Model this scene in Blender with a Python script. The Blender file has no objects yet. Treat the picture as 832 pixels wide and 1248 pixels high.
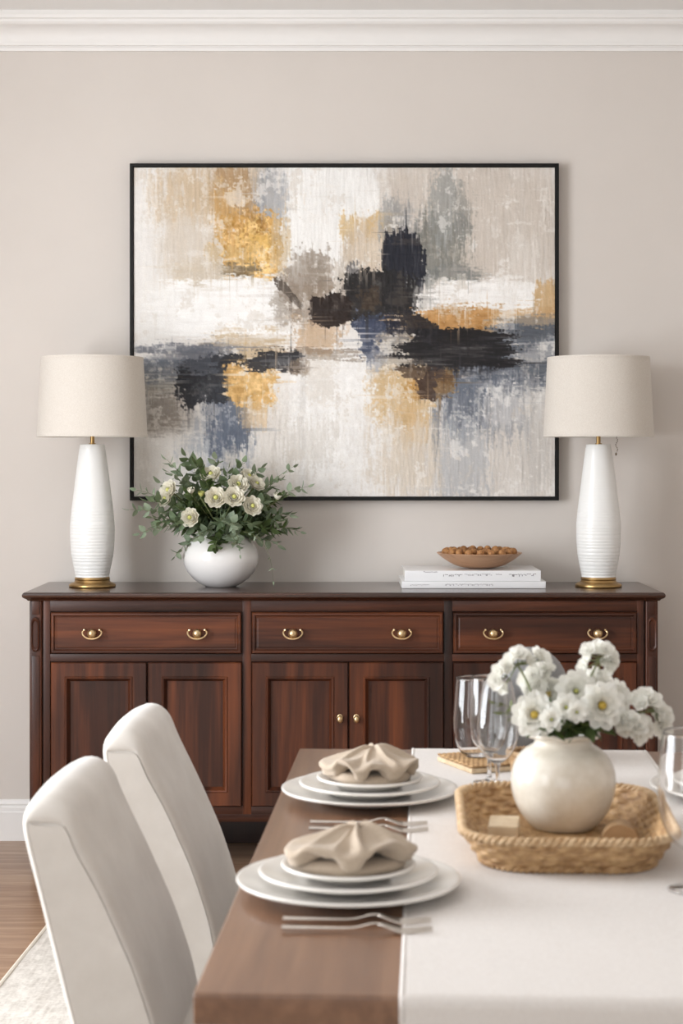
import bpy, bmesh, math, random
import numpy as np
from mathutils import Vector, Matrix
random.seed(7)
R = math.radians
PI = math.pi
COL = bpy.context.scene.collection

# ------------------------------------------------------------------ camera metrics (metres)
F = 2113.0            # focal length in pixels of the 832 x 1248 frame
EYE = 1.303
CX, CY = 416.0, 556.0
def PX(px, Y): return (px - CX) * Y / F
def PZ(py, Y): return EYE - (py - CY) * Y / F
YW = 5.89             # back wall
TT = 0.760            # table top height
TROT = -math.atan(0.0491)
CEIL = 2.797

def lin(c):
    return tuple(((v/255)/12.92 if v/255 <= .04045 else ((v/255+.055)/1.055)**2.4) for v in c)

# ------------------------------------------------------------------ scene helpers
def tag(o, label=None, cat=None, group=None, kind=None):
    if label: o['label'] = label
    if cat: o['category'] = cat
    if group: o['group'] = group
    if kind: o['kind'] = kind
    return o
def thing(name, loc, label, cat, group=None, rz=0.0):
    o = bpy.data.objects.new(name, None); COL.objects.link(o)
    o.empty_display_size = .05
    o.location = loc; o.rotation_euler = (0, 0, rz)
    return tag(o, label, cat, group)
def copy_tree(o, parent=None):
    c = o.copy(); COL.objects.link(c)
    if parent is not None: c.parent = parent
    for ch in list(o.children): copy_tree(ch, c)
    return c

class MB:
    """collects geometry and links it as one mesh object"""
    def __init__(s): s.bm = bmesh.new()
    def box(s, x0, x1, y0, y1, z0, z1, bev=0.0, seg=2):
        r = bmesh.ops.create_cube(s.bm, size=1.0)
        vs = r['verts']
        for v in vs:
            v.co = Vector(((x0+x1)/2 + v.co.x*(x1-x0), (y0+y1)/2 + v.co.y*(y1-y0), (z0+z1)/2 + v.co.z*(z1-z0)))
        if bev > 0:
            es = list({e for v in vs for e in v.link_edges})
            bmesh.ops.bevel(s.bm, geom=es, offset=bev, segments=seg, profile=.6, affect='EDGES')
        return s
    def xform_new(s, n0, M):
        s.bm.verts.ensure_lookup_table()
        for v in s.bm.verts[n0:]: v.co = M @ v.co
    def n(s): return len(s.bm.verts)
    def grid(s, pts, closed_u=False, closed_v=False):
        """pts[i][j] -> quads"""
        V = [[s.bm.verts.new(p) for p in row] for row in pts]
        nu, nv = len(V), len(V[0])
        for i in range(nu if closed_u else nu-1):
            for j in range(nv if closed_v else nv-1):
                try: s.bm.faces.new((V[i][j], V[(i+1) % nu][j], V[(i+1) % nu][(j+1) % nv], V[i][(j+1) % nv]))
                except ValueError: pass
        return V
    def lathe(s, prof, c=(0,0,0), seg=64, squash=None):
        """prof: (r, z) list; r==0 ends closed by tiny ring"""
        rows = []
        for (r, z) in prof:
            r = max(r, 1e-5)
            rows.append([(c[0]+r*math.cos(2*PI*k/seg), c[1]+r*math.sin(2*PI*k/seg), c[2]+z) for k in range(seg)])
        s.grid(rows, closed_v=True)
        return s
    def tube(s, path, rad, seg=8, closed=False, cap=True, flat=1.0):
        P = [Vector(p) for p in path]; n = len(P)
        rs = rad if isinstance(rad, (list, tuple)) else [rad]*n
        rows = []; prev = None
        for i, p in enumerate(P):
            a = P[(i-1) % n] if (closed or i > 0) else p
            b = P[(i+1) % n] if (closed or i < n-1) else p
            t = (b-a)
            t = t.normalized() if t.length > 1e-9 else Vector((0,0,1))
            if prev is None:
                u = t.cross(Vector((0,0,1)))
                if u.length < .05: u = t.cross(Vector((0,1,0)))
                u.normalize()
            else:
                u = (prev - t*prev.dot(t))
                if u.length < 1e-6: u = t.cross(Vector((0,0,1)))
                u.normalize()
            prev = u; w = t.cross(u)
            rows.append([p + u*rs[i]*math.cos(2*PI*k/seg) + w*rs[i]*flat*math.sin(2*PI*k/seg) for k in range(seg)])
        V = s.grid(rows, closed_u=closed, closed_v=True)
        if cap and not closed:
            for row in (V[0], V[-1]):
                try: s.bm.faces.new(row)
                except ValueError: pass
        return s
    def ball(s, c, r, sub=2, sc=(1,1,1)):
        q = bmesh.ops.create_icosphere(s.bm, subdivisions=sub, radius=r)
        for v in q['verts']: v.co = Vector((v.co.x*sc[0]+c[0], v.co.y*sc[1]+c[1], v.co.z*sc[2]+c[2]))
        return q['verts']
    def prism_x(s, prof, x0, x1):
        """(y,z) polygon extruded along x"""
        a = [s.bm.verts.new((x0, y, z)) for y, z in prof]; b = [s.bm.verts.new((x1, y, z)) for y, z in prof]
        n = len(a)
        for i in range(n): s.bm.faces.new((a[i], a[(i+1) % n], b[(i+1) % n], b[i]))
        s.bm.faces.new(a); s.bm.faces.new(list(reversed(b)))
        return s
    def prism_y(s, prof, y0, y1):
        a = [s.bm.verts.new((x, y0, z)) for x, z in prof]; b = [s.bm.verts.new((x, y1, z)) for x, z in prof]
        n = len(a)
        for i in range(n): s.bm.faces.new((a[i], a[(i+1) % n], b[(i+1) % n], b[i]))
        s.bm.faces.new(a); s.bm.faces.new(list(reversed(b)))
        return s
    def front(s, x0, x1, z0, z1, Y, steps, fill=True):
        """nested rectangles facing -y; steps = (inset, y offset)"""
        loops = []
        for ins, dy in steps:
            loops.append([s.bm.verts.new(p) for p in ((x0+ins, Y+dy, z0+ins), (x1-ins, Y+dy, z0+ins), (x1-ins, Y+dy, z1-ins), (x0+ins, Y+dy, z1-ins))])
        for a, b in zip(loops, loops[1:]):
            for i in range(4): s.bm.faces.new((a[i], a[(i+1) % 4], b[(i+1) % 4], b[i]))
        if fill: s.bm.faces.new(loops[-1])
        s.bm.faces.new(list(reversed(loops[0])))
        return s
    def build(s, name, mat, parent=None, off=(0,0,0), smooth=True, angle=38, loc=None, solid=0, sub=0, norm=True):
        if norm: bmesh.ops.recalc_face_normals(s.bm, faces=s.bm.faces[:])
        me = bpy.data.meshes.new(name)
        if off != (0,0,0):
            for v in s.bm.verts: v.co -= Vector(off)
        s.bm.to_mesh(me); s.bm.free()
        me.materials.append(mat)
        if smooth:
            me.polygons.foreach_set('use_smooth', [True]*len(me.polygons))
            if angle < 179:
                try: me.set_sharp_from_angle(angle=R(angle))
                except Exception: pass
        me.update()
        o = bpy.data.objects.new(name, me); COL.objects.link(o)
        if parent is not None: o.parent = parent
        if loc is not None: o.location = loc
        if solid:
            m = o.modifiers.new('thickness', 'SOLIDIFY'); m.thickness = solid; m.offset = 0
        if sub:
            m = o.modifiers.new('smooth', 'SUBSURF'); m.levels = sub; m.render_levels = sub
        return o

# ------------------------------------------------------------------ materials
def newmat(name):
    m = bpy.data.materials.new(name); m.use_nodes = True
    nt = m.node_tree; b = nt.nodes['Principled BSDF']
    return m, nt, b
def N(nt, t, **kw):
    n = nt.nodes.new(t)
    for k, v in kw.items(): setattr(n, k, v)
    return n
def coords(nt, scale=(1,1,1), rnd=False):
    tc = N(nt, 'ShaderNodeTexCoord'); mp = N(nt, 'ShaderNodeMapping')
    mp.inputs['Scale'].default_value = scale
    nt.links.new(tc.outputs['Object'], mp.inputs['Vector'])
    if rnd:
        oi = N(nt, 'ShaderNodeObjectInfo'); mu = N(nt, 'ShaderNodeMath', operation='MULTIPLY'); mu.inputs[1].default_value = 37.0
        nt.links.new(oi.outputs['Random'], mu.inputs[0]); nt.links.new(mu.outputs[0], mp.inputs['Location'])
    return mp.outputs['Vector']
def noise(nt, vec, scale, detail=3, rough=.55, dist=0.0):
    n = N(nt, 'ShaderNodeTexNoise'); n.inputs['Scale'].default_value = scale; n.inputs['Detail'].default_value = detail
    n.inputs['Roughness'].default_value = rough; n.inputs['Distortion'].default_value = dist
    nt.links.new(vec, n.inputs['Vector']); return n.outputs['Fac']
def ramp(nt, fac, stops):
    r = N(nt, 'ShaderNodeValToRGB'); e = r.color_ramp.elements
    while len(e) < len(stops): e.new(.5)
    for el, (p, c) in zip(e, stops): el.position = p; el.color = (*lin(c), 1)
    nt.links.new(fac, r.inputs['Fac']); return r.outputs['Color']
def bump(nt, b, h, strength, dist=.001):
    bp = N(nt, 'ShaderNodeBump'); bp.inputs['Strength'].default_value = strength; bp.inputs['Distance'].default_value = dist
    nt.links.new(h, bp.inputs['Height']); nt.links.new(bp.outputs['Normal'], b.inputs['Normal']); return bp
def plain(name, col, rough=.5, col2=None, nscale=20, metal=0, coat=0, bumps=None, spec=.5, sheen=0, sss=0, stretch=(1,1,1)):
    m, nt, b = newmat(name)
    v = coords(nt, stretch)
    c2 = col2 or tuple(max(0, c-6) for c in col)
    nt.links.new(ramp(nt, noise(nt, v, nscale), [(.3, c2), (.7, col)]), b.inputs['Base Color'])
    b.inputs['Roughness'].default_value = rough; b.inputs['Metallic'].default_value = metal
    b.inputs['Coat Weight'].default_value = coat; b.inputs['Coat Roughness'].default_value = .12
    b.inputs['Specular IOR Level'].default_value = spec
    b.inputs['Sheen Weight'].default_value = sheen
    if sss:
        b.inputs['Subsurface Weight'].default_value = sss; b.inputs['Subsurface Radius'].default_value = (.01,.008,.006)
    if bumps: bump(nt, b, noise(nt, v, bumps[0], 4), bumps[1], bumps[2] if len(bumps) > 2 else .001)
    return m
def wood(name, axis, dark, mid, lite, rough=.38, coat=.25, scale=1.0, bumpst=.15, spec=.5):
    m, nt, b = newmat(name)
    st = [9.0, 9.0, 9.0]; st[axis] = .55
    v = coords(nt, tuple(st), rnd=True)
    st2 = [26.0]*3; st2[axis] = 1.2
    v2 = coords(nt, tuple(st2), rnd=True)
    a = noise(nt, v, 1.3*scale, 4, .6, .6); f = noise(nt, v2, 4.0*scale, 3, .6)
    mx = N(nt, 'ShaderNodeMath', operation='MULTIPLY_ADD'); mx.inputs[1].default_value = .28
    nt.links.new(f, mx.inputs[0]); nt.links.new(a, mx.inputs[2])
    nt.links.new(ramp(nt, mx.outputs[0], [(.42, dark), (.62, mid), (.86, lite)]), b.inputs['Base Color'])
    b.inputs['Roughness'].default_value = rough
    b.inputs['Coat Weight'].default_value = coat; b.inputs['Coat Roughness'].default_value = .22
    b.inputs['Specular IOR Level'].default_value = spec
    bump(nt, b, f, bumpst, .0006)
    return m
def weave(name, col, col2, freq=900, st=.35, rough=.95, sheen=.25, slub=True):
    m, nt, b = newmat(name)
    v = coords(nt)
    hs = []
    for ax in ('X', 'Y', 'Z'):
        w = N(nt, 'ShaderNodeTexWave', bands_direction=ax); w.inputs['Scale'].default_value = freq/20.0
        w.inputs['Distortion'].default_value = 1.2; w.inputs['Detail'].default_value = 1
        nt.links.new(v, w.inputs['Vector']); hs.append(w.outputs['Fac'])
    ad = N(nt, 'ShaderNodeMath', operation='ADD'); nt.links.new(hs[0], ad.inputs[0]); nt.links.new(hs[1], ad.inputs[1])
    ad2 = N(nt, 'ShaderNodeMath', operation='ADD'); nt.links.new(ad.outputs[0], ad2.inputs[0]); nt.links.new(hs[2], ad2.inputs[1])
    nz = noise(nt, coords(nt, (3,3,14)), 22, 4, .7)
    ad3 = N(nt, 'ShaderNodeMath', operation='MULTIPLY_ADD'); ad3.inputs[1].default_value = .25
    nt.links.new(ad2.outputs[0], ad3.inputs[0]); nt.links.new(nz, ad3.inputs[2])
    nt.links.new(ramp(nt, ad3.outputs[0], [(.45, col2), (1.0, col)]), b.inputs['Base Color'])
    b.inputs['Roughness'].default_value = rough; b.inputs['Sheen Weight'].default_value = sheen
    b.inputs['Specular IOR Level'].default_value = .2
    bump(nt, b, ad3.outputs[0], st, .0012)
    return m
def slub(name, col, col2, st=.3, sc=1.0):
    m, nt, b = newmat(name)
    a = noise(nt, coords(nt, (6, 6, 1)), 190/sc, 3, .7); c = noise(nt, coords(nt, (1, 1, 7)), 170/sc, 3, .7); e = noise(nt, coords(nt, (6, 1, 1)), 190/sc, 2, .6)
    ad = N(nt, 'ShaderNodeMath', operation='ADD'); nt.links.new(a, ad.inputs[0]); nt.links.new(c, ad.inputs[1])
    ad2 = N(nt, 'ShaderNodeMath', operation='ADD'); nt.links.new(ad.outputs[0], ad2.inputs[0]); nt.links.new(e, ad2.inputs[1])
    dv = N(nt, 'ShaderNodeMath', operation='MULTIPLY'); dv.inputs[1].default_value = .3333; nt.links.new(ad2.outputs[0], dv.inputs[0])
    nt.links.new(ramp(nt, dv.outputs[0], [(.36, col2), (.6, col)]), b.inputs['Base Color'])
    b.inputs['Roughness'].default_value = .95; b.inputs['Sheen Weight'].default_value = .2; b.inputs['Specular IOR Level'].default_value = .2
    bump(nt, b, dv.outputs[0], st, .002)
    return m
def velvet(name, col, col2):
    m, nt, b = newmat(name)
    v = coords(nt)
    nt.links.new(ramp(nt, noise(nt, v, 9, 5, .6), [(.3, col2), (.7, col)]), b.inputs['Base Color'])
    b.inputs['Roughness'].default_value = .9; b.inputs['Sheen Weight'].default_value = .45
    b.inputs['Sheen Roughness'].default_value = .4; b.inputs['Specular IOR Level'].default_value = .15
    bump(nt, b, noise(nt, v, 420, 2), .25, .0008)
    return m
def glassmat(name, col=(255,255,255), rough=0.0, tint=0.0):
    m, nt, b = newmat(name)
    b.inputs['Base Color'].default_value = (*lin(col), 1)
    b.inputs['Transmission Weight'].default_value = 1.0; b.inputs['Roughness'].default_value = rough
    b.inputs['IOR'].default_value = 1.45
    if tint:
        out = nt.nodes['Material Output']; d = N(nt, 'ShaderNodeBsdfTranslucent'); d2 = N(nt, 'ShaderNodeBsdfDiffuse')
        d.inputs['Color'].default_value = (*lin((190,190,190)), 1); d2.inputs['Color'].default_value = (*lin((190,190,190)), 1)
        mm = N(nt, 'ShaderNodeMixShader'); mm.inputs[0].default_value = .5
        nt.links.new(d.outputs[0], mm.inputs[1]); nt.links.new(d2.outputs[0], mm.inputs[2])
        mx = N(nt, 'ShaderNodeMixShader'); mx.inputs[0].default_value = tint
        nt.links.new(b.outputs[0], mx.inputs[1]); nt.links.new(mm.outputs[0], mx.inputs[2]); nt.links.new(mx.outputs[0], out.inputs['Surface'])
    return m

M = {}
M['wall'] = plain('wall_paint', (217,210,203), .85, (214,207,200), 3, bumps=(160,.05), spec=.25)
M['trim'] = plain('trim_paint', (240,238,235), .5, (237,235,232), 4, spec=.4)
M['ceil'] = plain('ceiling_paint', (242,241,239), .9, (240,239,237), 3)
M['wood_h'] = wood('mahogany_across', 0, (32,15,9), (64,32,18), (112,60,32), .4, .05, .7, .15, .35)
M['wood_v'] = wood('mahogany_upright', 2, (29,14,8), (58,29,17), (106,56,30), .4, .05, .7, .15, .35)
M['wood_top'] = wood('mahogany_top', 0, (36,19,12), (54,29,18), (76,43,27), .24, .4)
M['wood_dark'] = wood('dark_leg_wood', 2, (18,10,8), (34,18,13), (52,28,18), .4, .2)
M['table'] = wood('walnut_table', 1, (92,64,46), (120,86,63), (150,112,84), .34, .35, .7)
M['table_x'] = wood('walnut_apron', 0, (42,24,16), (62,37,25), (84,52,36), .36, .3)
M['brass'] = plain('antique_brass', (180,150,104), .36, (158,128,82), 30, metal=1)
M['pull'] = plain('pale_brass', (226,202,162), .34, (200,172,128), 60, metal=1)
M['ceramic'] = plain('white_ceramic', (240,240,238), .35, (236,236,233), 8, coat=.15, bumps=(90,.06))
M['gloss'] = plain('gloss_white_ceramic', (240,238,236), .16, (237,235,232), 5, coat=.5)
M['china'] = plain('cream_china', (236,232,226), .22, (232,228,221), 10, coat=.35)
M['vase'] = plain('cream_crackle_glaze', (232,226,214), .22, (214,205,189), 28, coat=.5, bumps=(60,.12))
M['shade'] = slub('linen_shade', (222,216,207), (204,195,184), .35)
M['shade_in'] = plain('shade_lining', (240,236,228), .8)
M['runner'] = slub('linen_runner', (228,223,218), (215,208,202), .3)
M['napkin'] = slub('taupe_linen', (194,178,159), (178,161,142), .12)
M['napkin_in'] = M['napkin']
M['chair'] = velvet('pale_velvet', (226,221,214), (211,205,197))
M['rug'] = slub('cream_rug', (226,220,211), (180,171,160), 1.0, 14)
M['rugedge'] = weave('cream_rug_edge', (232,222,206), (206,192,170), 700, .6)
M['silver'] = plain('brushed_silver', (222,216,208), .22, (205,198,190), 60, metal=1)
M['straw'] = plain('rattan', (206,170,124), .55, (150,112,72), 70, bumps=(300,.3), stretch=(1,1,1))
M['straw2'] = plain('pale_rattan', (222,194,156), .55, (180,144,102), 70, bumps=(300,.3))
M['bowlwood'] = wood('turned_bowl_wood', 0, (150,108,76), (178,136,102), (200,160,126), .45, .15)
M['paleblock'] = wood('pale_block_wood', 2, (186,158,122), (214,190,156), (232,214,184), .5, .1)
M['tanblock'] = wood('tan_block_wood', 0, (128,98,66), (158,126,90), (180,148,110), .6, .05)
M['nut'] = plain('walnut_shell', (190,138,84), .6, (132,86,48), 60, bumps=(240,.6,.002))
M['paper'] = plain('book_pages', (238,234,226), .8, (222,217,208), 300, stretch=(.05,.05,8))
M['cover'] = plain('white_book_cover', (240,240,240), .3, (235,235,236), 6, coat=.3)
M['ink'] = plain('spine_ink', (60,54,62), .6, (96,88,92), 200)
M['inkpale'] = plain('pale_spine_ink', (158,154,158), .6, (130,126,130), 200)
M['inkred'] = plain('maroon_spine_ink', (98,52,66), .6, (74,60,78), 200)
M['framem'] = plain('black_frame', (12,11,10), .55, (8,8,7), 30, spec=.3)
M['leaf'] = plain('eucalyptus_leaf', (134,150,118), .55, (88,108,78), 26)
M['leaf2'] = plain('grey_green_leaf', (164,176,152), .6, (118,136,110), 26)
M['leaf3'] = plain('deep_green_leaf', (86,104,58), .5, (50,66,34), 26)
M['stem'] = plain('green_stem', (128,136,92), .6, (98,104,66), 40)
M['petal'] = plain('cream_petal', (252,249,238), .6, (248,243,226), 40)
M['petalw'] = plain('white_petal', (252,251,247), .6, (249,248,242), 40)
M['pollen'] = plain('yellow_centre', (214,186,92), .8, (176,150,58), 300, bumps=(500,.8))
M['pollen2'] = plain('green_yellow_centre', (208,206,128), .8, (178,182,96), 300, bumps=(500,.6))
def translucent(m, col, f):
    nt = m.node_tree; b = nt.nodes['Principled BSDF']; out = nt.nodes['Material Output']
    t = N(nt, 'ShaderNodeBsdfTranslucent'); t.inputs['Color'].default_value = (*lin(col), 1)
    mx = N(nt, 'ShaderNodeMixShader'); mx.inputs[0].default_value = f
    nt.links.new(b.outputs[0], mx.inputs[1]); nt.links.new(t.outputs[0], mx.inputs[2]); nt.links.new(mx.outputs[0], out.inputs['Surface'])
translucent(M['petal'], (252,248,232), .22); translucent(M['petalw'], (252,251,244), .42)
translucent(M['leaf'], (130,150,96), .2); translucent(M['leaf2'], (158,172,132), .2); translucent(M['leaf3'], (90,112,50), .2)
M['glass'] = glassmat('clear_glass')
M['smoke'] = glassmat('smoky_glass', (226,226,228), .02, .55)
M['pane'] = glassmat('window_glass')
M['chain'] = plain('dark_chain', (120,100,76), .4, (80,66,50), 60, metal=.8)

# floor boards
def floor_mat():
    m, nt, b = newmat('oak_boards')
    v = coords(nt)
    br = N(nt, 'ShaderNodeTexBrick'); br.inputs['Scale'].default_value = 1.0
    br.inputs['Brick Width'].default_value = 1.35; br.inputs['Row Height'].default_value = .135
    br.inputs['Mortar Size'].default_value = .0016; br.inputs['Mortar Smooth'].default_value = .2
    br.inputs['Color1'].default_value = (*lin((176,143,116)), 1); br.inputs['Color2'].default_value = (*lin((146,112,86)), 1)
    br.inputs['Mortar'].default_value = (*lin((92,66,48)), 1); br.offset = .37
    nt.links.new(v, br.inputs['Vector'])
    g = noise(nt, coords(nt, (1.1, 16, 1)), 2.2, 5, .65, .8)
    gc = ramp(nt, g, [(.3, (120,88,66)), (.5, (160,126,100)), (.72, (206,178,152))])
    mx = N(nt, 'ShaderNodeMix', data_type='RGBA', blend_type='MIX'); mx.inputs[0].default_value = .55
    nt.links.new(br.outputs['Color'], mx.inputs[6]); nt.links.new(gc, mx.inputs[7])
    nt.links.new(mx.outputs[2], b.inputs['Base Color'])
    b.inputs['Roughness'].default_value = .36; b.inputs['Coat Weight'].default_value = .1
    bump(nt, b, g, .1, .001)
    return m
M['floor'] = floor_mat()

# ------------------------------------------------------------------ room shell
XL, XR, YF = -2.5, 2.6, -1.6
def struct(mb, name, mat, **k):
    o = mb.build(name, mat, **k); o['kind'] = 'structure'; return o
struct(MB().box(XL-.1, XR+.1, YF-.1, YW+.1, -.1, 0), 'floor', M['floor'])
struct(MB().box(XL-.1, XR+.1, YF-.1, YW+.1, CEIL, CEIL+.1), 'ceiling', M['ceil'])
struct(MB().box(XL-.1, XR+.1, YW, YW+.1, 0, CEIL), 'wall_back', M['wall'])
struct(MB().box(XR, XR+.1, YF, YW, 0, CEIL), 'wall_right', M['wall'])
WZ0, WZ1 = .45, 2.42
wins_left = [(-1.0, .5), (2.0, 3.8)]
mb = MB(); ys = [YF] + [v for w in wins_left for v in w] + [YW]
for i in range(0, len(ys), 2): mb.box(XL-.1, XL, ys[i], ys[i+1], 0, CEIL)
for a, b_ in wins_left:
    mb.box(XL-.1, XL, a, b_, 0, WZ0); mb.box(XL-.1, XL, a, b_, WZ1, CEIL)
struct(mb, 'wall_left', M['wall'])
wf = (-1.7, .9)
mb = MB(); mb.box(XL-.1, wf[0], YF-.1, YF, 0, CEIL).box(wf[1], XR+.1, YF-.1, YF, 0, CEIL)
mb.box(wf[0], wf[1], YF-.1, YF, 0, WZ0).box(wf[0], wf[1], YF-.1, YF, WZ1, CEIL)
struct(mb, 'wall_front', M['wall'])
def window(n, along, a, b_, pos):
    f, g = MB(), MB()
    def bar(u0, u1, z0, z1, d0=-.07, d1=.012):
        if along == 'y': f.box(pos+d0, pos+d1, u0, u1, z0, z1, .003)
        else: f.box(u0, u1, pos+d0, pos+d1, z0, z1, .003)
    t = .05
    bar(a, a+t, WZ0, WZ1); bar(b_-t, b_, WZ0, WZ1); bar(a, b_, WZ0, WZ0+t); bar(a, b_, WZ1-t, WZ1)
    bar((a+b_)/2-.02, (a+b_)/2+.02, WZ0, WZ1, -.05, -.01); bar(a, b_, 1.45, 1.48, -.05, -.01)
    if along == 'y': g.box(pos-.034, pos-.03, a+t, b_-t, WZ0+t, WZ1-t)
    else: g.box(a+t, b_-t, pos-.034, pos-.03, WZ0+t, WZ1-t)
    o = struct(f, 'window_%d' % n, M['trim'])
    g.build('window_pane', M['pane'], o)
window(1, 'y', *wins_left[0], XL); window(2, 'y', *wins_left[1], XL); window(3, 'x', *wf, YF)

# crown moulding (profile: d = distance from wall, z)
def crown_prof():
    zb = PZ(63, YW)
    p = [(0, zb), (.012, zb), (.014, zb+.010), (.010, zb+.016), (.018, zb+.018), (.018, zb+.030)]
    for k in range(9):
        a = k/8*PI/2
        p.append((.018+.05*(1-math.cos(a)), zb+.030+.045*math.sin(a)))
    p += [(.074, zb+.077), (.080, zb+.083), (.080, zb+.092), (.088, zb+.094), (.092, zb+.104), (.088, CEIL), (0, CEIL)]
    return p
cp = crown_prof()
struct(MB().prism_x([(YW-d, z) for d, z in cp], XL, XR), 'trim_1', M['trim'], angle=25)
struct(MB().prism_y([(XL+d, z) for d, z in cp], YF, YW), 'trim_2', M['trim'], angle=25)
struct(MB().prism_y([(XR-d, z) for d, z in cp], YF, YW), 'trim_3', M['trim'], angle=25)
struct(MB().prism_x([(YF+d, z) for d, z in cp], XL, XR), 'trim_4', M['trim'], angle=25)
bp_ = [(0,0), (.018,0), (.018,.096), (.015,.100), (.015,.112), (.010,.118), (.012,.124), (.008,.134), (.003,.138), (0,.138)]
struct(MB().prism_x([(YW-d, z) for d, z in bp_], XL, XR), 'baseboard_back', M['trim'], angle=25)
struct(MB().prism_y([(XL+d, z) for d, z in bp_], YF, YW), 'baseboard_left', M['trim'], angle=25)
struct(MB().prism_y([(XR-d, z) for d, z in bp_], YF, YW), 'baseboard_right', M['trim'], angle=25)
struct(MB().prism_x([(YF+d, z) for d, z in bp_], XL, XR), 'baseboard_front', M['trim'], angle=25)

# ------------------------------------------------------------------ rug
rg = thing('area_rug', (0, 2.4, 0), 'cream textured woven rug under the dining table and chairs', 'rug', rz=TROT)
RUGX0, RUGX1, RUGY0, RUGY1 = -.925, 1.2, -2.6, 2.40
mb = MB(); nu, nv = 90, 200
pts = [[(RUGX0+(RUGX1-RUGX0)*i/nu, RUGY0+(RUGY1-RUGY0)*j/nv, .010+random.uniform(-.0012,.0012)) for j in range(nv+1)] for i in range(nu+1)]
mb.grid(pts); mb.box(RUGX0, RUGX1, RUGY0, RUGY1, .001, .008)
mb.build('pile', M['rug'], rg)
mb = MB()
for (a, b_) in (((RUGX0, RUGY0), (RUGX0, RUGY1)), ((RUGX0, RUGY1), (RUGX1, RUGY1)), ((RUGX1, RUGY1), (RUGX1, RUGY0)), ((RUGX1, RUGY0), (RUGX0, RUGY0))):
    mb.tube([(a[0]+(b_[0]-a[0])*t/20, a[1]+(b_[1]-a[1])*t/20, .0075) for t in range(21)], .0065, 8)
mb.build('binding', M['rugedge'], rg)

# ------------------------------------------------------------------ sideboard
SY = 5.425
def sx(px): return PX(px, SY)
def sz(py): return PZ(py, SY)
ST = PZ(722.5, 5.40)               # top surface of the sideboard
SB = sz(1001)
scx = sx(418.5)
sb = thing('sideboard', (scx, 5.65, 0), 'long dark mahogany sideboard with three drawers and six panelled doors', 'sideboard')
so = (scx, 5.65, 0)
# top with moulded edge
prof = [(0,0), (0,.008), (.003,.013), (.008,.016), (.0,.0)]
mb = MB()
x0, x1 = PX(26.5, 5.40), PX(811, 5.40); y1 = YW-.022
z1 = ST; levels = [(z1, .006), (z1-.003, .002), (z1-.008, 0), (z1-.014, .001), (z1-.018, .006), (z1-.021, .012), (z1-.026, .016)]
loops = []
for z, ins in levels:
    loops.append([(x0+ins, 5.40+ins, z), (x1-ins, 5.40+ins, z), (x1-ins, y1, z), (x0+ins, y1, z)])
V = mb.grid(loops, closed_v=True); mb.bm.faces.new(V[0]); mb.bm.faces.new(V[-1])
mb.build('top', M['wood_top'], sb, so, angle=30)
bx0, bx1 = sx(36), sx(801.5)
zt = ST-.026
mb = MB()
mb.box(bx0+.004, bx1-.004, SY+.012, y1-.01, SB, zt)                       # carcass
for a, b_ in ((53, 61), (295.5, 306), (541, 551), (776, 784)): mb.box(sx(a), sx(b_), SY, SY+.014, sz(993), zt, .0012)
mb.build('carcass', M['wood_v'], sb, so)
for z_a, z_b in ((745, None), (806, 797), (993, 983)):
    zb_ = sz(z_a); zt_ = zt if z_b is None else sz(z_b)
    for a, b_ in ((61, 295.5), (306, 541), (551, 776)):
        MB().box(sx(a), sx(b_), SY+.0008, SY+.014, zb_, zt_, .0008).build('rail', M['wood_h'], sb, so)
mb = MB(); mb.prism_x([(SY-.006, SB), (SY-.008, SB+.006), (SY-.008, SB+.014), (SY-.003, SB+.018), (SY, SB+.022), (SY+.02, SB+.022), (SY+.02, SB)], bx0-.004, bx1+.004)
mb.box(bx0-.004, bx0+.01, SY, y1-.02, SB, SB+.02, .002).box(bx1-.01, bx1+.004, SY, y1-.02, SB, SB+.02, .002)
mb.build('base_moulding', M['wood_h'], sb, so)
# corner pilasters with carved lozenge
for side in (0, 1):
    def q(px): return sx(px) if side == 0 else sx(837.5-px)
    mb = MB()
    xa, xb = sorted((q(36), q(51)))
    mb.box(xa, xb, SY-.002, SY+.03, SB, zt, .005, 3)
    xa, xb = sorted((q(39), q(48.5)))
    mb.box(xa, xb, SY-.006, SY+.0, sz(983), sz(799), .003, 2)
    mb.box(xa, xb, SY-.006, SY+.0, sz(749), zt-.001, .002, 2)
    p = mb.build('pilaster', M['wood_v'], sb, so)
    mb = MB(); cxm = (q(38)+q(49))/2; hw = .0135
    zz0, zz1 = sz(794), sz(752)
    outline = [(-hw, zz0+.012), (-hw*.5, zz0+.002), (0, zz0), (hw*.5, zz0+.002), (hw, zz0+.012), (hw, zz1-.012), (hw*.5, zz1-.002), (0, zz1), (-hw*.5, zz1-.002), (-hw, zz1-.012)]
    zm = (zz0+zz1)/2
    rows = []
    for ins, dy in ((1, 0), (1, -.007), (.8, -.011), (.62, -.009), (.5, -.006)):
        rows.append([(cxm+x*ins, SY-.002+dy, zm+(z-zm)*(.55+.45*ins if ins < 1 else 1)) for x, z in outline])
    V = mb.grid(rows, closed_v=True); mb.bm.faces.new(V[-1])
    mb.build('carved_block', M['wood_v'], p, angle=30)
    p.children[0].location = (-so[0], -so[1], 0)
MB().box(bx0+.02, bx1-.02, y1-.045, y1-.03, .004, SB+.004, .001).build('undershade_board', M['wood_dark'], sb, so)  # added dark board standing in for the shade beneath the sideboard
for xa in (bx0+.006, bx1-.022):
    MB().box(xa, xa+.016, SY+.04, y1-.06, .03, SB+.004, .001).build('light_block_panel', M['wood_dark'], sb, so)  # added hidden panels that keep window light out from under the carcass
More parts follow.
